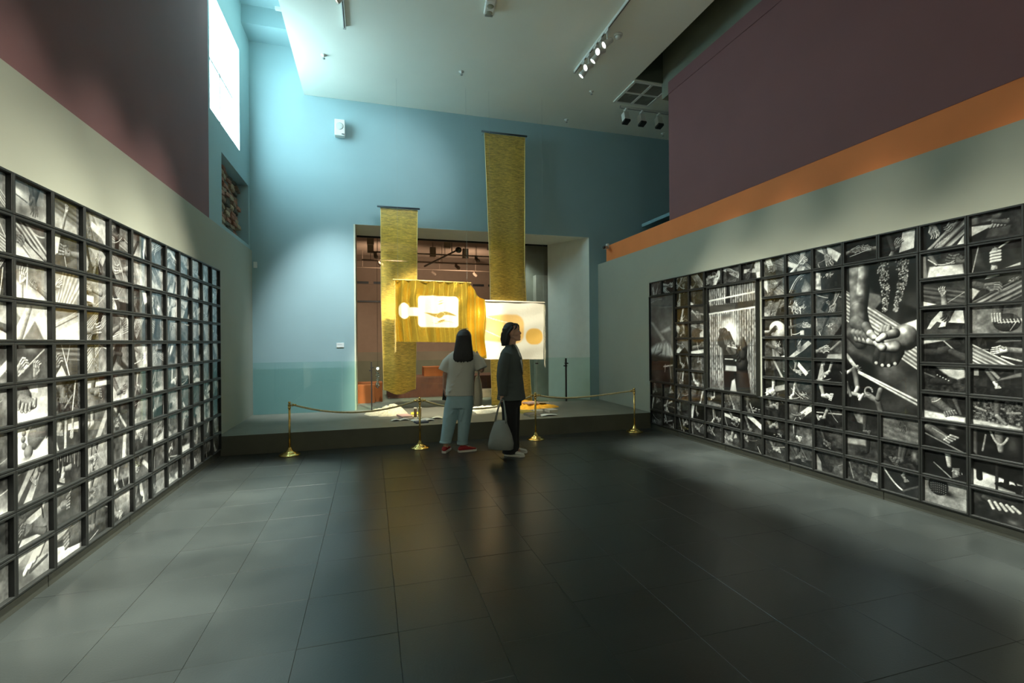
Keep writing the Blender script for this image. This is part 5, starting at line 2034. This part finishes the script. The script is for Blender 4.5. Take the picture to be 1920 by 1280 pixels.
def head_shape(mb, c, yaw, pitch, k=1.0):
    """face looks along local +X of the head frame"""
    R = Euler((0, -pitch, yaw)).to_matrix()
    P = lambda x, y, z: V(*c) + R @ V(x * k, y * k, z * k)
    E = (R.to_euler().x, R.to_euler().y, R.to_euler().z)
    mb.ell(P(-.012, 0, .03), (.094 * k, .075 * k, .098 * k), E)
    mb.ell(P(.025, 0, -.045), (.060 * k, .052 * k, .068 * k), E)
    mb.ell(P(.062, 0, -.094), (.022 * k, .024 * k, .020 * k), E, 12, 8)
    mb.capsule(P(-.02, .05, -.05), P(.055, .016, -.095), .016 * k, .018 * k, 8)
    mb.capsule(P(-.02, -.05, -.05), P(.055, -.016, -.095), .016 * k, .018 * k, 8)
    mb.capsule(P(.076, 0, .018), P(.094, 0, -.020), .008 * k, .011 * k, 10)
    for s in (-1, 1):
        mb.ell(P(.094, s * .011, -.024), (.010 * k, .008 * k, .008 * k), E, 8, 6)
        mb.ell(P(.045, s * .045, -.025), (.030 * k, .020 * k, .024 * k), E, 10, 8)
        mb.capsule(P(.074, s * .012, .030), P(.066, s * .048, .028), .009 * k, .008 * k, 8)
        mb.ell(P(-.012, s * .076, -.005), (.018 * k, .008 * k, .032 * k), E, 12, 8)
    mb.capsule(P(.076, -.018, -.058), P(.076, .018, -.058), .0085 * k, .0085 * k, 8)
    mb.capsule(P(.074, -.016, -.070), P(.074, .016, -.070), .0085 * k, .0085 * k, 8)
    return P, R


def face_details(P, R, parent, k=1.0):
    for s in (-1, 1):
        e = MB().ell(P(.070, s * .031, .012), (.010, .012, .0075), (0, 0, 0), 10, 8).build('eye', mat('eye_white', (.55, .52, .48), .3), parent, True)
        MB().ell(P(.0785, s * .032, .012), (.003, .005, .005), (0, 0, 0), 8, 6).build('iris', mat('iris_brown', (.03, .015, .01), .2), e, True)
        MB().tube([P(.083, s * .012, .034), P(.081, s * .035, .040), P(.068, s * .055, .032)], [.0035, .004, .002], 6).build('eyebrow', HAIR, parent, True)
    MB().ell(P(.0825, 0, -.064), (.005, .019, .009), (R.to_euler().x, R.to_euler().y, R.to_euler().z), 12, 8).build('lips', mat('lips', (.33, .11, .09), .45), parent, True)


RZ = -YAW
# ---------------------------------------------------------------- visitor A: pale T-shirt, back to us
PA = thing('person', 'person seen from behind with long dark hair, pale T-shirt, light blue trousers, red sneakers', 'person', (1.105, 6.30, 0.0), RZ)
b = MB()
b.loft([(.01, 0, .66, .16, .10), (.01, 0, .76, .17, .115), (.018, 0, .90, .135, .095), (.03, 0, 1.05, .14, .10), (.045, 0, 1.20, .165, .105), (.055, 0, 1.29, .16, .085), (.06, .01, 1.335, .09, .06), (.062, .01, 1.37, .05, .05)])
b.capsule((.063, .01, 1.32), (.066, .02, 1.44), .052, .05)
PHA, RHA = head_shape(b, (.067, .03, 1.475), math.pi / 2 - .1, .14, 1.0)
b.capsule((-.105, 0, 1.26), (-.175, -.01, 1.02), .044, .038)
b.capsule((-.175, -.01, 1.02), (-.195, .04, .835), .039, .027)
hand_shape(b, (-.195, .042, .83), (-.02, .22, -1), (.9, .25, 0), .080, .55, 1)
b.capsule((.215, 0, 1.26), (.29, -.02, 1.075), .044, .038)
b.capsule((.295, -.02, 1.075), (.205, .17, 1.16), .039, .027)
hand_shape(b, (.203, .172, 1.162), (-.55, .5, .6), (-.5, -.4, .2), .078, .5, -1)
b.capsule((-.075, 0, .70), (-.14, .005, .38), .085, .055)
b.capsule((-.14, .005, .38), (-.18, -.03, .085), .052, .032)
b.capsule((.095, 0, .70), (.06, .01, .38), .085, .055)
b.capsule((.06, .01, .38), (.038, 0, .085), .052, .032)
b.capsule((-.18, -.03, .075), (-.175, .10, .035), .032, .024)
b.capsule((.038, 0, .075), (.14, .05, .035), .032, .024)
b.blob('body', SKIN, PA, .0052, 3)
face_details(PHA, RHA, PA)

TEE = mat('pale_tshirt', (0.52, 0.51, 0.45), 0.9, var=0.04, scale=6, bump=0.35, bscale=9)
s = MB()
s.loft([(.008, -.002, .742, .187, .128), (.008, -.002, .80, .187, .128), (.014, 0, .90, .182, .122), (.024, 0, 1.02, .180, .120), (.038, 0, 1.14, .186, .120), (.05, 0, 1.22, .192, .112), (.055, .002, 1.275, .184, .095), (.058, .004, 1.312, .150, .082), (.06, .005, 1.34, .098, .072), (.062, .008, 1.352, .066, .06)], 28, 2.6)
for a, m, e, r0_, r1_ in (((-.075, 0, 1.255), (-.150, -.003, 1.17), (-.200, -.01, 1.06), .062, .080), ((.195, 0, 1.255), (.262, -.006, 1.18), (.302, -.02, 1.085), .062, .080)):
    s.tube([V(*a), V(*m), V(*e)], [r0_, .074, r1_], 18)
for i in range(7):
    z = .80 + i * .07
    s.capsule((-.12 + .035 * i, -.119, z), (.03 + .02 * i, -.113, z + .10), .009, .004, 8)
sh = s.blob('tshirt', TEE, PA, .008, 5)
JEAN = mat('light_blue_trousers', (0.31, 0.45, 0.49), 0.85, var=0.06, scale=8, bump=0.4, bscale=14)
s = MB()
s.loft([(.008, 0, .755, .172, .118), (.008, 0, .70, .178, .122), (.006, 0, .64, .180, .120), (.004, 0, .58, .172, .112)], 28, 2.5)
s.tube([(-.08, 0, .66), (-.105, 0, .56), (-.135, .002, .38), (-.165, -.012, .22), (-.183, -.02, .128)], [.098, .098, .088, .078, .072], 22)
s.tube([(.092, 0, .66), (.082, 0, .56), (.062, .004, .38), (.046, .002, .22), (.036, 0, .105)], [.094, .094, .084, .073, .066], 22)
s.capsule((-.16, -.075, .45), (-.07, -.10, .54), .012, .007, 8)
s.capsule((.02, -.08, .42), (.06, -.095, .56), .012, .007, 8)
s.capsule((-.19, -.07, .30), (-.14, -.09, .36), .010, .006, 8)
jn = s.blob('trousers', JEAN, PA, .008, 5)
MB().loft([(.036, 0, .103, .0715, .0715), (.037, 0, .14, .073, .073)], 22, 2).build('cuff', JEAN, jn, True, .004)
MB().loft([(-.183, -.02, .126, .0765, .0765), (-.180, -.019, .150, .078, .078)], 22, 2).build('cuff', JEAN, jn, True, .004)
RED = mat('red_canvas', (0.36, 0.015, 0.02), 0.7, var=0.15, scale=20)
WHT = mat('shoe_white', (0.62, 0.60, 0.54), 0.6, var=0.06)
shoe('shoe', PA, (-.195, -.085, .002), math.radians(83), .245, RED, WHT, WHT, 0.0)
shoe('shoe', PA, (-.010, -.04, .002), math.radians(24), .245, RED, WHT, WHT)
h = MB()
h.ell((.067, .006, 1.505), (.101, .108, .108))
h.loft([(.067, .0, 1.60, .045, .05), (.067, -.006, 1.575, .072, .080), (.067, -.022, 1.525, .098, .092), (.068, -.045, 1.46, .106, .078), (.068, -.070, 1.39, .114, .064), (.068, -.090, 1.32, .124, .050), (.068, -.105, 1.26, .132, .040), (.066, -.114, 1.215, .126, .032), (.064, -.118, 1.19, .10, .024)], 30, 2.3)
for i in range(22):
    q = i / 21 * 2 - 1
    zz = 1.212 - .022 * (1 - q * q) + .016 * math.sin(i * 2.7) + .008 * math.cos(i * 5.3)
    wv = .006 * math.sin(i * 1.9)
    h.tube([(.067 + q * .070, -.075 - .020 * (1 - q * q), 1.47), (.068 + q * .096 + wv, -.095 - .030 * (1 - q * q), 1.37), (.068 + q * .120 - wv, -.108 - .030 * (1 - q * q), 1.28), (.066 + q * .122 + wv, -.116 - .022 * (1 - q * q), zz)], [.003, .010, .012, .007], 8)
h.blob('hair', HAIR, PA, .0062, 2)
g = thing  # keep
sg = MB()
for s_ in (-1, 1):
    sg.tube([PHA(-.01 + .02 * math.cos(a), s_ * .036 + .028 * math.sin(a), .132 + .012 * math.cos(a)) for a in [i * math.pi / 7 for i in range(15)]], .0035, 5, False)
sg.tube([PHA(.01, -.01, .142), PHA(.01, .01, .142)], .003, 5)
sg.build('sunglasses', mat('sunglass_frame', (.25, .22, .15), .25, .3), PA, True)

# phone and tote of visitor A
Ra = Matrix.Rotation(RZ, 4, 'Z')
TA = Matrix.Translation(PA.location) @ Ra
ph = MB().box(-.037, .037, -.006, .006, -.075, .075).build('phone', MT['black_plastic'], None, bevel=.004)
ph.matrix_world = TA @ Matrix.Translation((-.188, .062, .745)) @ Matrix.Rotation(.35, 4, 'Z') @ Matrix.Rotation(.15, 4, 'Y')
tag(ph, 'black phone held in the lowered hand of the pale shirt visitor', 'phone')
CANV = mat('cream_canvas', (0.56, 0.50, 0.38), 0.9, var=0.06, scale=8, bump=0.4, bscale=18)
tt = thing('tote_bag', 'cream canvas tote hanging from the shoulder of the pale shirt visitor', 'bag', PA.location, RZ)
s = MB()
s.loft([(.238, .10, .60, .050, .145), (.240, .10, .62, .056, .165), (.240, .10, .75, .058, .175), (.238, .10, .88, .048, .17), (.235, .09, .975, .026, .16)], 26, 3.0)
s.build('body', CANV, tt, True)
for yy in (.02, .15):
    MB().tube([(.235, yy, .96), (.262, yy * .7, 1.10), (.285, yy * .4 + .01, 1.22), (.262, .02, 1.355), (.215, .03, 1.385), (.19, .06, 1.30), (.235, yy * 1.02, .975)] if False else [(.240, yy, .96), (.268, yy * .75, 1.10), (.262, yy * .5 + .02, 1.25), (.232, yy * .3 + .015, 1.315)], .010, 8).build('strap', CANV, tt, True)

RZB = RZ - 0.26
# ---------------------------------------------------------------- visitor B: dark jacket, in profile
PB = thing('person', 'person in profile with bobbed dark hair, dark green blazer, black trousers and white sneakers', 'person', (1.725, 5.94, 0.0), RZB)
b = MB()
b.loft([(-.02, 0, .72, .105, .15), (-.02, 0, .80, .11, .16), (-.015, 0, .95, .09, .13), (-.01, 0, 1.10, .10, .14), (-.01, 0, 1.22, .105, .16), (-.015, 0, 1.30, .075, .13), (-.012, 0, 1.36, .05, .06)])
b.capsule((-.012, 0, 1.36), (.012, 0, 1.47), .050, .046)
PHB, RHB = head_shape(b, (.022, -.005, 1.555), .22, .12, 1.0)
b.capsule((-.03, -.150, 1.275), (-.06, -.20, 1.02), .042, .036)
b.capsule((-.06, -.20, 1.02), (-.065, -.185, .80), .037, .026)
hand_shape(b, (-.066, -.185, .80), (-.10, .05, -1), (.1, 1, .1), .080, .62, -1)
b.capsule((-.02, .150, 1.275), (0, .20, 1.02), .042, .036)
b.capsule((0, .20, 1.02), (.06, .18, .80), .037, .026)
hand_shape(b, (.061, .18, .795), (.15, 0, -1), (0, -1, 0), .080, .4, 1)
for yy, xx in ((-.085, -.01), (.085, -.035)):
    b.capsule((-.02, yy, .76), (xx, yy, .42), .082, .054)
    b.capsule((xx, yy, .42), (xx - .02, yy, .085), .052, .032)
    b.capsule((xx - .02, yy, .07), (xx + .11, yy, .035), .032, .024)
b.blob('body', SKIN, PB, .0052, 3)
face_details(PHB, RHB, PB)

BLZ = mat('dark_green_blazer', (0.062, 0.076, 0.072), 0.8, var=0.06, scale=8, bump=0.25, bscale=40)
s = MB()
s.loft([(-.012, 0, .705, .178, .205), (-.012, 0, .76, .170, .20), (-.01, 0, .88, .148, .185), (-.008, 0, 1.0, .134, .178), (-.008, 0, 1.12, .132, .182), (-.012, 0, 1.22, .134, .195), (-.018, 0, 1.29, .118, .195), (-.022, 0, 1.335, .090, .165), (-.022, 0, 1.372, .062, .095), (-.020, 0, 1.40, .054, .066)], 30, 2.5)
s.tube([(-.025, -.165, 1.295), (-.055, -.205, 1.16), (-.072, -.215, 1.02), (-.072, -.205, .90), (-.070, -.195, .775)], [.072, .074, .069, .064, .058], 20)
s.tube([(-.015, .165, 1.295), (-.01, .205, 1.16), (.01, .215, 1.02), (.035, .205, .90), (.058, .19, .775)], [.072, .074, .069, .064, .058], 20)
s.capsule((-.10, -.265, 1.0), (-.03, -.272, 1.04), .012, .007, 8)
bz = s.blob('blazer', BLZ, PB, .008, 4)
vt = MB()
rows = [(1.40, .042, .030), (1.36, .066, .040), (1.28, .096, .044), (1.20, .116, .036), (1.12, .127, .022), (1.05, .132, .006)]
vt.add([p for z, x, w in rows for p in ((x, -w, z), (x + .004, 0, z), (x, w, z))], [f for i in range(5) for f in ((3 * i, 3 * i + 1, 3 * i + 4, 3 * i + 3), (3 * i + 1, 3 * i + 2, 3 * i + 5, 3 * i + 4))])
tp = vt.build('top', mat('white_top', (0.66, 0.66, 0.62), 0.85, var=0.04), PB)
sm = tp.modifiers.new('solid', 'SOLIDIFY')
sm.thickness = .006
for s_ in (-1, 1):
    lp = MB()
    lp.add([(.016, s_ * .062, 1.405), (.050, s_ * .092, 1.345), (.098, s_ * .094, 1.25), (.122, s_ * .068, 1.16), (.136, s_ * .004, 1.02), (.138, s_ * .001, 1.04), (.131, s_ * .024, 1.13), (.112, s_ * .048, 1.23), (.080, s_ * .050, 1.33), (.040, s_ * .042, 1.40)],
           [(0, 1, 8, 9), (1, 2, 7, 8), (2, 3, 6, 7), (3, 4, 5, 6)])
    o = lp.build('lapel', BLZ, bz)
    sm = o.modifiers.new('solid', 'SOLIDIFY')
    sm.thickness = .010
    sm.offset = 0
MB().box(-.03, .07, -.196, -.188, .885, .93).build('pocket_flap', BLZ, bz, False, .004)
BLK = mat('black_trousers', (0.008, 0.008, 0.009), 0.8, var=0.1, bump=0.3, bscale=12)
s = MB()
s.loft([(-.015, 0, .84, .115, .165), (-.015, 0, .72, .128, .185), (-.015, 0, .62, .125, .18)], 26, 2.4)
s.tube([(-.015, -.085, .70), (-.012, -.088, .50), (-.012, -.088, .25), (-.012, -.088, .035)], [.105, .098, .092, .098], 20)
s.tube([(-.02, .085, .70), (-.022, .088, .50), (-.028, .088, .25), (-.034, .088, .035)], [.105, .098, .092, .098], 20)
s.capsule((-.08, -.17, .2), (.05, -.175, .30), .010, .006, 8)
s.blob('trousers', BLK, PB, .008, 4)
shoe('shoe', PB, (-.075, -.09, .002), math.radians(-4), .255, WHT, WHT, WHT)
shoe('shoe', PB, (-.095, .09, .002), math.radians(6), .255, WHT, WHT, WHT)
h = MB()
c = (.0, -.004, 1.585)
h.ell((-.020, -.003, 1.607), (.094, .090, .084), (0, -.16, .22))
h.loft([(-.050, -.010, 1.61, .066, .088), (-.060, -.012, 1.54, .062, .092), (-.066, -.014, 1.48, .058, .090), (-.070, -.016, 1.43, .052, .084), (-.072, -.017, 1.395, .042, .074)], 26, 2.4)
h.tube([(.045, -.035, 1.668), (.072, -.040, 1.648), (.074, -.062, 1.618), (.052, -.078, 1.588)], [.018, .015, .011, .005], 8)
h.tube([(.045, .045, 1.668), (.076, .045, 1.645), (.078, .066, 1.618), (.052, .084, 1.588)], [.018, .015, .011, .005], 8)
h.tube([(.030, -.070, 1.625), (.010, -.086, 1.590), (-.022, -.094, 1.545), (-.045, -.092, 1.46), (-.052, -.084, 1.392)], [.020, .018, .016, .016, .006], 8)
h.tube([(.040, .080, 1.625), (.030, .090, 1.580), (.000, .094, 1.535), (-.030, .088, 1.46), (-.040, .080, 1.392)], [.020, .018, .016, .016, .006], 8)
for i in range(12):
    y = -.090 + i * .0145
    h.tube([(-.105, y, 1.56), (-.114, y * 1.02, 1.47), (-.106, y, 1.384 + .007 * math.sin(i * 2.3))], [.010, .011, .004], 8)
h.blob('hair', HAIR, PB, .0058, 2)
er = MB()
er.tube([PHB(-.006 + .012 * math.cos(a), -.088, -.05 + .014 * math.sin(a)) for a in [i * math.pi / 6 for i in range(13)]], .002, 5, False)
er.build('earring', mat('silver', (.6, .6, .58), .25, .9), PB, True)

# grey tote of visitor B
tt = thing('tote_bag', 'soft grey tote bag held low by the visitor in the dark blazer', 'bag', PB.location, RZB)
GBAG = mat('grey_leather', (0.21, 0.22, 0.20), 0.65, var=0.06, scale=6, bump=0.25, bscale=25)
s = MB()
s.loft([(-.070, -.295, .125, .135, .05), (-.070, -.295, .135, .155, .062), (-.070, -.293, .20, .160, .070), (-.072, -.285, .29, .140, .066), (-.076, -.272, .38, .108, .052), (-.082, -.262, .45, .080, .030), (-.086, -.258, .475, .070, .018)], 30, 2.7)
s.build('body', GBAG, tt, True)
for yy in (-.275, -.245):
    MB().tube([(-.150, yy, .455), (-.142, yy + .006, .52), (-.108, -.225, .66), (-.090, -.205, .715), (-.074, -.19, .722), (-.058, -.205, .715), (-.042, -.225, .66), (-.018, yy + .006, .52), (-.010, yy, .435)], .0095, 8).build('handle', GBAG, tt, True)
MB().tube([(-.012, -.285, .44), (.006, -.285, .47), (-.008, -.28, .52)], .003, 6).build('clip', mat('silver', (.6, .6, .58), .25, .9), tt, True)
